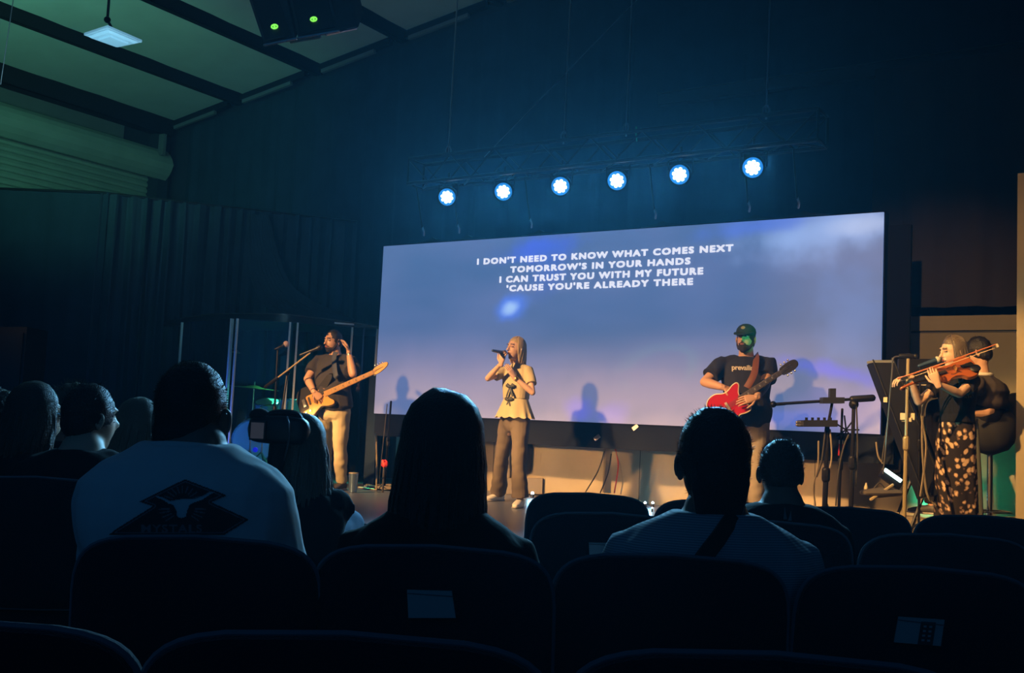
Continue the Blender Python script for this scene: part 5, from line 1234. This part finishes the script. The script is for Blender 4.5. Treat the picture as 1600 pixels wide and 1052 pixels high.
stringed('electric_guitar', 'glossy red double cutaway guitar with brown strap and dark neck', 'guitar', bc, hd_, N_, GO, .045, 'red_lacquer', 'rosewood', 'bass_black', 6, .92, binding=True,
         headpoly=[(0, -.022), (.02, -.036), (.10, -.042), (.15, -.030), (.165, 0), (.15, .030), (.10, .042), (.02, .036), (0, .022)],
         strap_pts=[sn-fd*.06+Z*.06, sn+fd*.13-Z*.0, P(1178, 585, 9.17), P(1167, 606, 9.13)], strapm='strap_brown', peg='chrome', fretm='rosewood')

# ---- violinist
base = onZ(1497, 852, STG); fd = di(-112)
t = thing('person', 'young woman in black tee and floral skirt playing the violin', 'person', base)
J = standing(base, fd, (1489, 549), 7.95, 1.63, di(-98), tilt=.22, w=.84, hipw=.07, stance=.08, sdrop=.02)
arm_to(J, 'L', (1465, 600), 7.62, toC*.6-Z*1-RTh*.1, .25, .22); arm_to(J, 'R', (1421, 590), 8.0, -Z*1+back*.3, .26, .23)
J['hL'] = ((-RTh*.35+Z*.75), (back*.6+Z*.1+RTh*.3), .65, 1); J['hR'] = ((-RTh*.75-Z*.15), (-Z*.8-toC*.2), .5, -1)
figure(t, J, 'skin_fair', 'tee_black', None, w=.84, d=.85, arm=.82, female=True, sleeve=.52, hem=.30, g=.014, neckr=.043, hs=.95, legr=.85, vox=.006, wrinkle=.003)
face_details(t, J['H'], J['hl'], J['hf'], J['hu'], .95, 'skin_fair', 'hair_sand', closed=True)
vs = []; rows = 26; n = 72; zt = J['pel'].lerp(J['che'], .62).z; zb = STG+.03; c0 = J['pel'].lerp(J['che'], .62)
for j in range(rows):
    v = j/(rows-1); z_ = zt+(zb-zt)*v; c = Vector((c0.x+(base.x-c0.x)*v, c0.y+(base.y-c0.y)*v, z_)); kk = min(1, v/.22); a, b = .115+.045*math.sin(kk*PI/2)+.035*v, .095+.035*math.sin(kk*PI/2)+.04*v
    for i in range(n): q = 2*PI*i/n; r_ = 1+.05*v*math.sin(q*7+math.sin(q*2)*1.5+v)+.02*v*math.sin(q*15); vs.append(c+J['lh']*(a*r_*math.cos(q))+J['f']*(b*r_*math.sin(q)))
fs = [(j*n+i, (j+1)*n+i, (j+1)*n+(i+1) % n, j*n+(i+1) % n) for j in range(rows-1) for i in range(n)]; fs += [tuple(range(n-1, -1, -1)), tuple(range((rows-1)*n, rows*n))]
obj('skirt', MB().add(vs, fs), 'floral', t)
obj('skirt_sash', MB().tube([c0+RTh*.13-Z*.05-toC*-.05, c0+RTh*.155-Z*.5+toC*.06, c0+RTh*.175-Z*1.05+toC*.07], [.012, .016, .018], 8), 'bow', t)
shoe(t, Vector((base.x, base.y, STG))-back*.05, di(-110), 'shoe_dark', .9); shoe(t, Vector((base.x, base.y, STG))+back*.08, di(-110), 'shoe_dark', .9)
long_hair(t, J['H'], J['hl'], J['hf'], J['hu'], .93, 'hair_sand', .36, n=130, gap=66, r0=.0085, behind=.06, wave=.005, close=.8, part=.1)
# violin
c_ = P(1489, 581, 7.75); e_ = P(1437, 597, 7.72); U = (e_-c_).normalized(); N = (toC*.72+Z*.62); N = (N-U*N.dot(U)).normalized(); V = N.cross(U).normalized()
t = thing('violin', 'reddish brown violin held under the chin of the woman in floral skirt', 'violin', c_)
VO = [(-.175, 0), (-.17, .06), (-.13, .098), (-.07, .098), (-.035, .065), (.01, .056), (.05, .062), (.08, .078), (.125, .080), (.165, .05), (.175, 0)]
VO = VO+[(a, -b) for a, b in VO[-2:0:-1]]
obj('body', MB().slab(smooth_poly(VO, 3), c_-N*.02, U, V, N, .038, .006), 'violin', t); obj('neck', MB().tube([c_+U*.16+N*.012, c_+U*.32+N*.014], .011, 8), 'violin', t)
obj('fingerboard', MB().box(c_+U*.19+N*.030, (.26, .026, .006), (U, V, N)), 'black_plastic', t, smooth=False)
obj('scroll', MB().tube(curve_pts([c_+U*.32+N*.012, c_+U*.38, c_+U*.41-N*.012, c_+U*.40-N*.03, c_+U*.385-N*.02], 4), .010, 8), 'violin', t)
obj('bridge', MB().box(c_-U*.01+N*.036, (.004, .040, .034), (U, V, N)), 'maple', t, smooth=False); obj('tailpiece', MB().loft([(c_-U*.06+N*.032, V*.012, N*.004), (c_-U*.15+N*.026, V*.020, N*.004)], 8), 'black_plastic', t)
obj('chin_rest', MB().ell(c_-U*.14+V*.05+N*.034, (U*.04, V*.035, N*.010), 12), 'black_plastic', t)
for k in range(4):
    y_ = (k-1.5)*.008; obj('string', MB().tube([c_-U*.07+V*y_+N*.036, c_-U*.01+V*y_+N*.052, c_+U*.32+V*y_*.6+N*.024], .0008, 4), 'steel', t)
    q = c_+U*(.345+.012*k); obj('peg', MB().tube([q, q+V*(.028 if k % 2 else -.028)], .003, 5), 'black_plastic', t)
for s_ in (-1, 1): obj('sound_hole', MB().tube(curve_pts([c_+U*.035+V*(.028*s_)+N*.0185, c_+U*.015+V*(.036*s_)+N*.0185, c_-U*.02+V*(.030*s_)+N*.0185, c_-U*.04+V*(.038*s_)+N*.0185], 4), .0025, 5), 'black_plastic', t)
b0, b1 = P(1403, 592, 7.86), P(1557, 538, 7.55)
t = thing('violin_bow', 'long thin violin bow slanting up to the right across the violin', 'bow', b0); bd_ = (b1-b0).normalized(); bn = (bd_.cross(toC)).normalized(); bn = bn if bn.z < 0 else -bn
obj('stick', MB().tube([b0, b0.lerp(b1, .5)+bn*.004, b1], [.006, .005, .004], 8), 'bow_wood', t); obj('horsehair', MB().box((b0+b1)/2+bn*.022, ((b1-b0).length*.94, .010, .003), (bd_, toC, bn)), 'horsehair', t, smooth=False)
obj('frog', MB().box(b0+bd_*.045+bn*.012, (.045, .014, .022), (bd_, toC, bn)), 'black_plastic', t, smooth=False); obj('tip', MB().box(b1+bn*.010, (.014, .010, .026), (bd_, toC, bn)), 'binding', t, smooth=False)

# ---- seated keyboard player, back turned
D0 = 8.95
t = thing('person', 'dark haired man in a brown jacket seated at the keyboard, back turned', 'person', gz(1548, 700, 9.0))
fd = di(-48); L = left_of(fd); H = P(1527, 551, 8.85); hl, hf, hu = basis(di(-55), .28)
pel = P(1549, 643, 8.95); J = dict(H=H, hl=hl, hf=hf, hu=hu, f=fd, lh=L, ls=L, pel=pel, nek=P(1530, 588, 8.85)-fd*.03)
J['che'] = pel.lerp(J['nek'], .58)-fd*.05
for q, sg in (('L', 1), ('R', -1)):
    J['s'+q] = J['nek']+L*(sg*.20)-Z*.085; J['p'+q] = pel+L*(sg*.09)+Z*.02; J['k'+q] = pel+L*(sg*.12)+fd*.42+Z*.02; J['a'+q] = Vector((J['k'+q].x, J['k'+q].y, STG+.28))+fd*.02
arm_to(J, 'L', P(1468, 612, 9.15), 0, -Z*1+L*.3, .28, .25); arm_to(J, 'R', P(1500, 618, 9.0), 0, -Z*1-L*.3, .28, .25)
J['hL'] = ((fd-Z*.1), -Z, .3, -1); J['hR'] = ((fd-Z*.1), -Z, .3, 1)
figure(t, J, 'skin', 'jacket', 'tee_black', w=1.0, d=.95, arm=1.1, longsleeve=True, hem=.06, g=.022, wrinkle=.008, vtop='jacket', vox=.0085)
obj('shirt_collar', MB().tube([J['nek']-Z*.015+(L*math.cos(a)+fd*math.sin(a)*.95)*.072+Z*.028 for a in [2*PI*i/20 for i in range(21)]], .015, 8), 'collar', t)
cap_hair(t, H, hl, hf, hu, 1.0, 'hair_black', tuft=250, tl=.02, g=.014)
for q in 'LR': shoe(t, J['a'+q], fd, 'shoe_dark', 1.0, z=J['a'+q].z-.09)
# ------------------------------------------------------------------ the audience
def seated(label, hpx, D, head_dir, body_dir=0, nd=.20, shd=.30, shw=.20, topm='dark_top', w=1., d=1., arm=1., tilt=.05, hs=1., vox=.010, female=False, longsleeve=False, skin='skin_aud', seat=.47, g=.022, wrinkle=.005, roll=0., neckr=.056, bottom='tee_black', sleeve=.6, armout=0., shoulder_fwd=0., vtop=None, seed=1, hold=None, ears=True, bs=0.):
    """hpx = picture position of the top of the head"""
    fd = di(body_dir); L = left_of(fd); hl, hf, hu = basis(di(head_dir), tilt, roll)
    top = P(*hpx, D); H = top-hu*.118*hs
    base = Vector((H.x, H.y, 0))-fd*.0
    t = thing('person', label, 'person', base-fd*.05)
    nek = Vector((H.x, H.y, top.z-nd-.035))-fd*.045; pel = Vector((H.x, H.y, seat+.09))-fd*.0; nek = nek-L*bs*.5; pel = pel-L*bs; che = pel.lerp(nek, .60)-fd*.03
    J = dict(H=H, hl=hl, hf=hf, hu=hu, f=fd, lh=L, ls=L, pel=pel, nek=nek, che=che)
    for q, sg in (('L', 1), ('R', -1)):
        J['s'+q] = Vector((H.x, H.y, top.z-shd-.035))-L*bs+L*(sg*shw)-fd*(.035-shoulder_fwd); J['p'+q] = pel+L*(sg*.09); J['k'+q] = pel+L*(sg*.13)+fd*.44+Z*.0; J['a'+q] = Vector((J['k'+q].x, J['k'+q].y, .09))+fd*.03
        if hold and q in hold: wp, pole, hdv = hold[q]; arm_to(J, q, wp, 0, pole, .28, .25); J['h'+q] = hdv
        else:
            J['e'+q] = J['s'+q]+L*(sg*(.05+armout))-Z*.24+fd*.10; J['w'+q] = pel+L*(sg*.09)+fd*.26+Z*.11; J['h'+q] = (fd-Z*.1, -Z, .3, -sg)
    b, tp = figure(t, J, skin, topm, bottom, w=w, d=d, arm=arm, female=female, vox=vox, sleeve=sleeve, longsleeve=longsleeve, hs=hs, g=g, hem=.02, wrinkle=wrinkle, neckr=neckr, vtop=vtop, seed=seed, dec=.6 if vox > .012 else None, ears=ears)
    for q in 'LR': shoe(t, J['a'+q], fd, 'shoe_dark', 1.0, z=0)
    return t, J, b, tp

# man in the white shirt
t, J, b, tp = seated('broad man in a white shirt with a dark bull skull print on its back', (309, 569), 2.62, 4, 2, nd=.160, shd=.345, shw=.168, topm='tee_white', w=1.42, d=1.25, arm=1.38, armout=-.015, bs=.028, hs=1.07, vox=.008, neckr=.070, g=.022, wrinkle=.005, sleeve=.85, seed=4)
hr = cap_hair(t, J['H'], J['hl'], J['hf'], J['hu'], 1.07, 'hair_black', tuft=2600, tl=.0065, g=.004, noise=.0006, lowback=-.075, spikes_up=.2)
obj('shirt_neckband', MB().tube([J['nek']+Z*.000+(J['ls']*math.cos(a)*.100+J['f']*math.sin(a)*.088)+Z*(-.014-.012*math.sin(a)) for a in [2*PI*i/28 for i in range(29)]], .010, 8, flat=.6), 'tee_white', t)
# flat print on the back: laid cell by cell onto the cloth
bv = bvh_of(tp)
def inside(p, poly):
    x, y = p; c = False; n = len(poly); j = n-1
    for i in range(n):
        xi, yi = poly[i]; xj, yj = poly[j]
        if (yi > y) != (yj > y) and x < (xj-xi)*(y-yi)/(yj-yi)+xi: c = not c
        j = i
    return c
dia1 = [(289, 749), (354, 774), (330, 785), (389, 812), (350, 836), (170, 836), (180, 828), (239, 791), (218, 784)]
skull = [(266, 783), (275, 781), (289, 779), (302, 780), (308, 778), (318, 774), (326, 769), (336, 769), (328, 773), (316, 781), (304, 785), (296, 789), (293, 797), (290, 808), (284, 810), (277, 808), (275, 797), (271, 789), (263, 787), (256, 782), (246, 778), (243, 775), (254, 777)]
def seg_d(p, a, b):
    ax_, ay_ = a; bx_, by_ = b; dx, dy = bx_-ax_, by_-ay_; k = max(0, min(1, ((p[0]-ax_)*dx+(p[1]-ay_)*dy)/(dx*dx+dy*dy))); return math.hypot(p[0]-ax_-dx*k, p[1]-ay_-dy*k)
rays_ = []
for k in range(9):
    a = math.radians(-150+k*15) if False else math.radians(205+k*16.3); rays_.append(((285+17*math.cos(a), 787+17*math.sin(a)), (285+30*math.cos(a), 787+27*math.sin(a))))
for a in (150, 165, 178, 30, 15, 2, 45, 135): a_ = math.radians(a); rays_.append(((285+20*math.cos(a_), 795+16*math.sin(a_)), (285+36*math.cos(a_), 795+27*math.sin(a_))))
tx, tf = text_mesh('MYSTALS', 17, offset=.35, sx=1.25, space=1.15)
tp2 = [[(tx[i][0]+268, 832-tx[i][1]) for i in f_] for f_ in tf]
edges = list(zip(dia1, dia1[1:]+dia1[:1]))
cells = {'print_dark': MB(), 'print_grey': MB()}; q_ = 1.35; y = 747
def cell(mb, x, y, s):
    p = [bvray(x+dx, y+dy) for dx, dy in ((0, 0), (s, 0), (s, s), (0, s))]
    if all(p): mb.add(p, [(0, 1, 2, 3)])
_c = {}
def bvray(x, y):
    k = (round(x*20), round(y*20))
    if k not in _c:
        r = ray(x, y).normalized(); h = bv.ray_cast(CAM, r); _c[k] = (h[0]-r*.0022) if h[0] is not None and h[3] < 3.2 else None
    return _c[k]
tb = [(min(a for a, _ in p), max(a for a, _ in p), min(c for _, c in p), max(c for _, c in p), p) for p in tp2]
while y < 838:
    x = 168
    while x < 392:
        c = (x+q_/2, y+q_/2)
        if inside(c, dia1) and not inside(c, skull):
            e = min(seg_d(c, *s_) for s_ in edges)
            m_ = 'print_dark'
            if 2.6 < e < 4.2 or any(seg_d(c, *r_) < .95 for r_ in rays_): m_ = 'print_grey'
            elif c[1] > 814 and any(a <= c[0] <= b_ and c_ <= c[1] <= d_ and inside(c, p) for a, b_, c_, d_, p in tb): m_ = 'print_grey'
            cell(cells[m_], x, y, q_)
        x += q_
    y += q_
for k, v in cells.items():
    if v.v:
        o = obj('back_print', v, k, t, label='dark bull skull emblem' if k == 'print_dark' else 'grey rays and lettering of the emblem', smooth=False)

# long haired woman in the middle
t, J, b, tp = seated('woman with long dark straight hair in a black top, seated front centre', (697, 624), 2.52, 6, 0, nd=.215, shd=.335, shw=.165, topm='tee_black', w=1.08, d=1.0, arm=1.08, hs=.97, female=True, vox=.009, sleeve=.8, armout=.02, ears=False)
long_hair(t, J['H'], J['hl'], J['hf'], J['hu'], 1.0, 'hair_black', .27, n=230, gap=40, r0=.0095, behind=.030, wave=.004, part=.5, outw=.02, rs=1.05, close=1.06)
# person in the striped shirt
t, J, b, tp = seated('person in a striped shirt with a dark strap across the back', (1114, 644), 2.52, -4, -2, nd=.195, shd=.315, shw=.175, topm='striped_tee', w=1.22, d=1.1, arm=1.2, hs=.99, vox=.009, sleeve=.9, armout=.02, neckr=.055, seed=6)
hr = cap_hair(t, J['H'], J['hl'], J['hf'], J['hu'], 1.0, 'hair_black', tuft=900, tl=.010, g=.010, noise=.0015, lowback=-.075)
mb = MB(); H = J['H']; L = J['hl']; f = J['hf']
for k in range(46):
    a = (k/45-.5)*2; y0 = .062*a; mb.tube(curve_pts([H-f*.075-L*y0*.9-Z*.02, H-f*.100-L*(y0*.85-.006)-Z*.07, H-f*.105-L*(y0*.62-.010)-Z*.13, H-f*(.100)-L*(y0*.38-.016)-Z*(.185-.02*abs(a))], 3), [.012, .013, .013, .013, .012, .012, .010, .008, .006, .003], 6)
obj('ponytail', mb, 'hair_black', t)
bv2 = bvh_of(tp); pts = []
for px, py in [(1157, 792), (1147, 806), (1135, 823), (1122, 842), (1108, 860), (1095, 878), (1080, 900)]:
    r = ray(px, py).normalized(); h = bv2.ray_cast(CAM, r)
    if h[0] is not None: pts.append(h[0]-r*.006)
rings = []
for i, p in enumerate(pts):
    tg = (pts[min(i+1, len(pts)-1)]-pts[max(i-1, 0)]).normalized(); a = tg.cross(back).normalized(); rings.append((p, a*.019, tg.cross(a)*.005))
if len(rings) > 2: obj('bag_strap', MB().loft(rings, 8, 'flat', power=5), 'rubber', t, label='dark strap crossing the striped back')
# short haired man at right
t, J, b, tp = seated('short haired man in a dark tee seated right of the striped shirt', (1219, 690), 3.72, 2, 0, nd=.175, shd=.30, shw=.175, topm='dark_top', w=1.2, d=1.1, arm=1.2, hs=.90, vox=.011, seed=8)
cap_hair(t, J['H'], J['hl'], J['hf'], J['hu'], .92, 'hair_brown', tuft=1500, tl=.014, g=.005, noise=.001, lowback=-.04, spikes_up=.8)
bv3 = bvh_of(tp); mb = MB()
def patch(poly, m_, label):
    mb = MB(); pts = []
    for px, py in poly:
        r = ray(px, py).normalized(); h = bv3.ray_cast(CAM, r)
        if h[0] is None: return
        pts.append(h[0]-r*.004)
    c = sum(pts, Vector())/len(pts); mb.add(pts+[c], [(i, (i+1) % len(pts), len(pts)) for i in range(len(pts))]); obj('back_print', mb, m_, t, label=label, smooth=False)
patch([(1205, 784), (1212, 780), (1219, 786), (1214, 794), (1206, 793)], 'print_grey', 'faded grey shape'); patch([(1224, 812), (1226, 792), (1230, 812)], 'print_grey', 'thin grey wedge'); patch([(1231, 814), (1236, 798), (1237, 814)], 'print_grey', 'thin grey wedge')
# left group
t, J, b, tp = seated('man with short dark hair turned right, seated at left', (150, 605), 4.05, 38, 12, nd=.20, shd=.315, shw=.19, topm='dark_top', w=1.35, d=1.2, arm=1.35, hs=.98, vox=.012, longsleeve=True, skin='skin_fair', seed=9)
cap_hair(t, J['H'], J['hl'], J['hf'], J['hu'], 1.0, 'hair_black', tuft=900, tl=.016, g=.010, noise=.002, lowback=-.055)
t, J, b, tp = seated('woman with long brown hair and glasses at the left, turned to the right', (64, 604), 4.25, 48, 15, nd=.22, shd=.31, shw=.16, topm='dark_top', w=1.1, hs=.98, vox=.012, female=True, longsleeve=True, skin='skin_fair', seed=10)
long_hair(t, J['H'], J['hl'], J['hf'], J['hu'], 1.02, 'hair_brown', .22, n=150, gap=58, r0=.0095, behind=.02, wave=.007, part=.2, outw=.03)
H, l, f, u = J['H'], J['hl'], J['hf'], J['hu']
g_ = MB()
for s_ in (-1, 1): g_.tube([H+f*.098+l*(.033*s_)+u*.010+(l*math.cos(a)*.026+u*math.sin(a)*.021) for a in [2*PI*i/16 for i in range(17)]], .0032, 5)
for s_ in (-1, 1): g_.tube([H+f*.096+l*(.060*s_)+u*.014, H+f*.0+l*(.080*s_)+u*.012], .003, 5)
gl = obj('glasses', g_, 'glasses', t)
obj('lens', MB().ell(H+f*.099-l*.033+u*.010, (l*.024, f*.002, u*.019), 12).ell(H+f*.099+l*.033+u*.010, (l*.024, f*.002, u*.019), 12), 'glasses', gl)
t, J, b, tp = seated('curly haired person cut off by the left edge of the frame', (4, 614), 4.7, 35, 10, nd=.22, shd=.31, shw=.17, topm='dark_top', hs=.98, vox=.014, skin='skin_fair', seed=11)
hb = cap_hair(t, J['H'], J['hl'], J['hf'], J['hu'], 1.0, 'hair_brown', tuft=0, g=.014, noise=.008)
mb = MB(); r = random.Random(4)
for k in range(90):
    v = hb.data.vertices[r.randrange(len(hb.data.vertices))]; p = v.co+BASE[hb.name]; a = v.normal.orthogonal().normalized(); c2 = v.normal.cross(a); mb.tube([p+v.normal*(.004*i/2)+(a*math.cos(i*.9)+c2*math.sin(i*.9))*.011 for i in range(9)], .0035, 5)
obj('curls', mb, 'hair_brown', hb)['kind'] = 'stuff'
t, J, b, tp = seated('person with tousled hair between the long haired woman and the turned man', (122, 602), 4.95, 20, 10, nd=.22, shd=.31, shw=.17, topm='dark_top', hs=1.0, vox=.014, seed=12)
cap_hair(t, J['H'], J['hl'], J['hf'], J['hu'], 1.0, 'hair_sand', tuft=900, tl=.03, g=.010, noise=.004)
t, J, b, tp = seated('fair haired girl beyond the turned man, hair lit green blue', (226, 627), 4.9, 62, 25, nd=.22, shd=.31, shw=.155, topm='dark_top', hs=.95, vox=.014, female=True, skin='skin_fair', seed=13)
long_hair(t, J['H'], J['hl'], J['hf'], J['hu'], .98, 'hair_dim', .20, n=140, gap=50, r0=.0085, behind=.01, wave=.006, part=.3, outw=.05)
# camera operator crouching in the aisle
Dc = 4.1
cm = P(445, 672, 3.92)
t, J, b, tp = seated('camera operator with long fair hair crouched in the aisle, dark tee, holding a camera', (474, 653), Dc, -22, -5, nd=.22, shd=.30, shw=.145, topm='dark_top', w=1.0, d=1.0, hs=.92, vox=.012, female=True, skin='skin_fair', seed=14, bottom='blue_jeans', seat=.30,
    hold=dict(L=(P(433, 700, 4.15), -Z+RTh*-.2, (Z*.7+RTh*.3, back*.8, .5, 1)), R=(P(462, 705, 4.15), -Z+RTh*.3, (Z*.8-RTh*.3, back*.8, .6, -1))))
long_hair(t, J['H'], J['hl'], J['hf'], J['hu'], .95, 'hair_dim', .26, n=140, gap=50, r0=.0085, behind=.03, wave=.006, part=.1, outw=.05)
kn = P(541, 822, 4.35); hp_ = P(500, 860, 4.1)
fuse('raised_leg', MB().tube([hp_, kn], [.095, .075], 14).tube([kn, Vector((kn.x+.02, kn.y, .12))], [.072, .05], 14), .012, 'blue_jeans', t, 3, .006, 20)
H = J['H']
c = P(437, 672, 3.95); d1 = (RTh*.55+back*.83).normalized(); s1 = d1.cross(Z).normalized()*1
t = thing('video_camera', 'black camera with lens hood and small lit screen held up by the crouching operator', 'camera', c-Z*.06)
obj('body', MB().loft([(c-RTh*.075, back*.045, Z*.050), (c, back*.05, Z*.055), (c+RTh*.07, back*.045, Z*.050)], 16, power=4), 'black_plastic', t)
obj('lens_barrel', MB().loft([(c+back*.02+RTh*.02, RTh*.040, Z*.040), (c+back*.14+RTh*.0, RTh*.038, Z*.038)], 20, 'flat'), 'black_metal', t); obj('lens_hood', MB().loft([(c+back*.14, RTh*.042, Z*.042), (c+back*.20, RTh*.052, Z*.052)], 20, 'flat'), 'rubber', t)
e = P(406, 649, 3.95); obj('eyecup', MB().ell(e, (RTh*.040, back*.035, Z*.026), 14), 'rubber', t)
obj('top_handle', MB().tube(curve_pts([P(412, 655, 3.95), P(430, 646, 3.95), P(462, 648, 3.95), P(470, 660, 3.95)], 5), .014, 8), 'black_plastic', t)
m = P(402, 673, 3.88); obj('screen', MB().box(m, (.046, .008, .058), (RTh, back, Z)), 'lcd', t, smooth=False); obj('screen_housing', MB().box(m+back*.008, (.058, .012, .07), (RTh, back, Z)), 'black_plastic', t, smooth=False)
obj('blue_indicator', MB().sph(P(399, 703, 3.95), .010), mat('blue_led', (.02, .02, .4), .4, emit=(.01, .02, .6), es=.8), t)
obj('grip', MB().loft([(c-Z*.05, RTh*.035, back*.035), (c-Z*.17-RTh*.01, RTh*.030, back*.032)], 12), 'rubber', t)
obj('wrist_strap', MB().tube(curve_pts([P(449, 652, 3.9), P(452, 665, 3.88), P(451, 688, 3.9), P(446, 710, 3.92), P(440, 728, 3.95)], 5), .004, 5), 'steel', t)
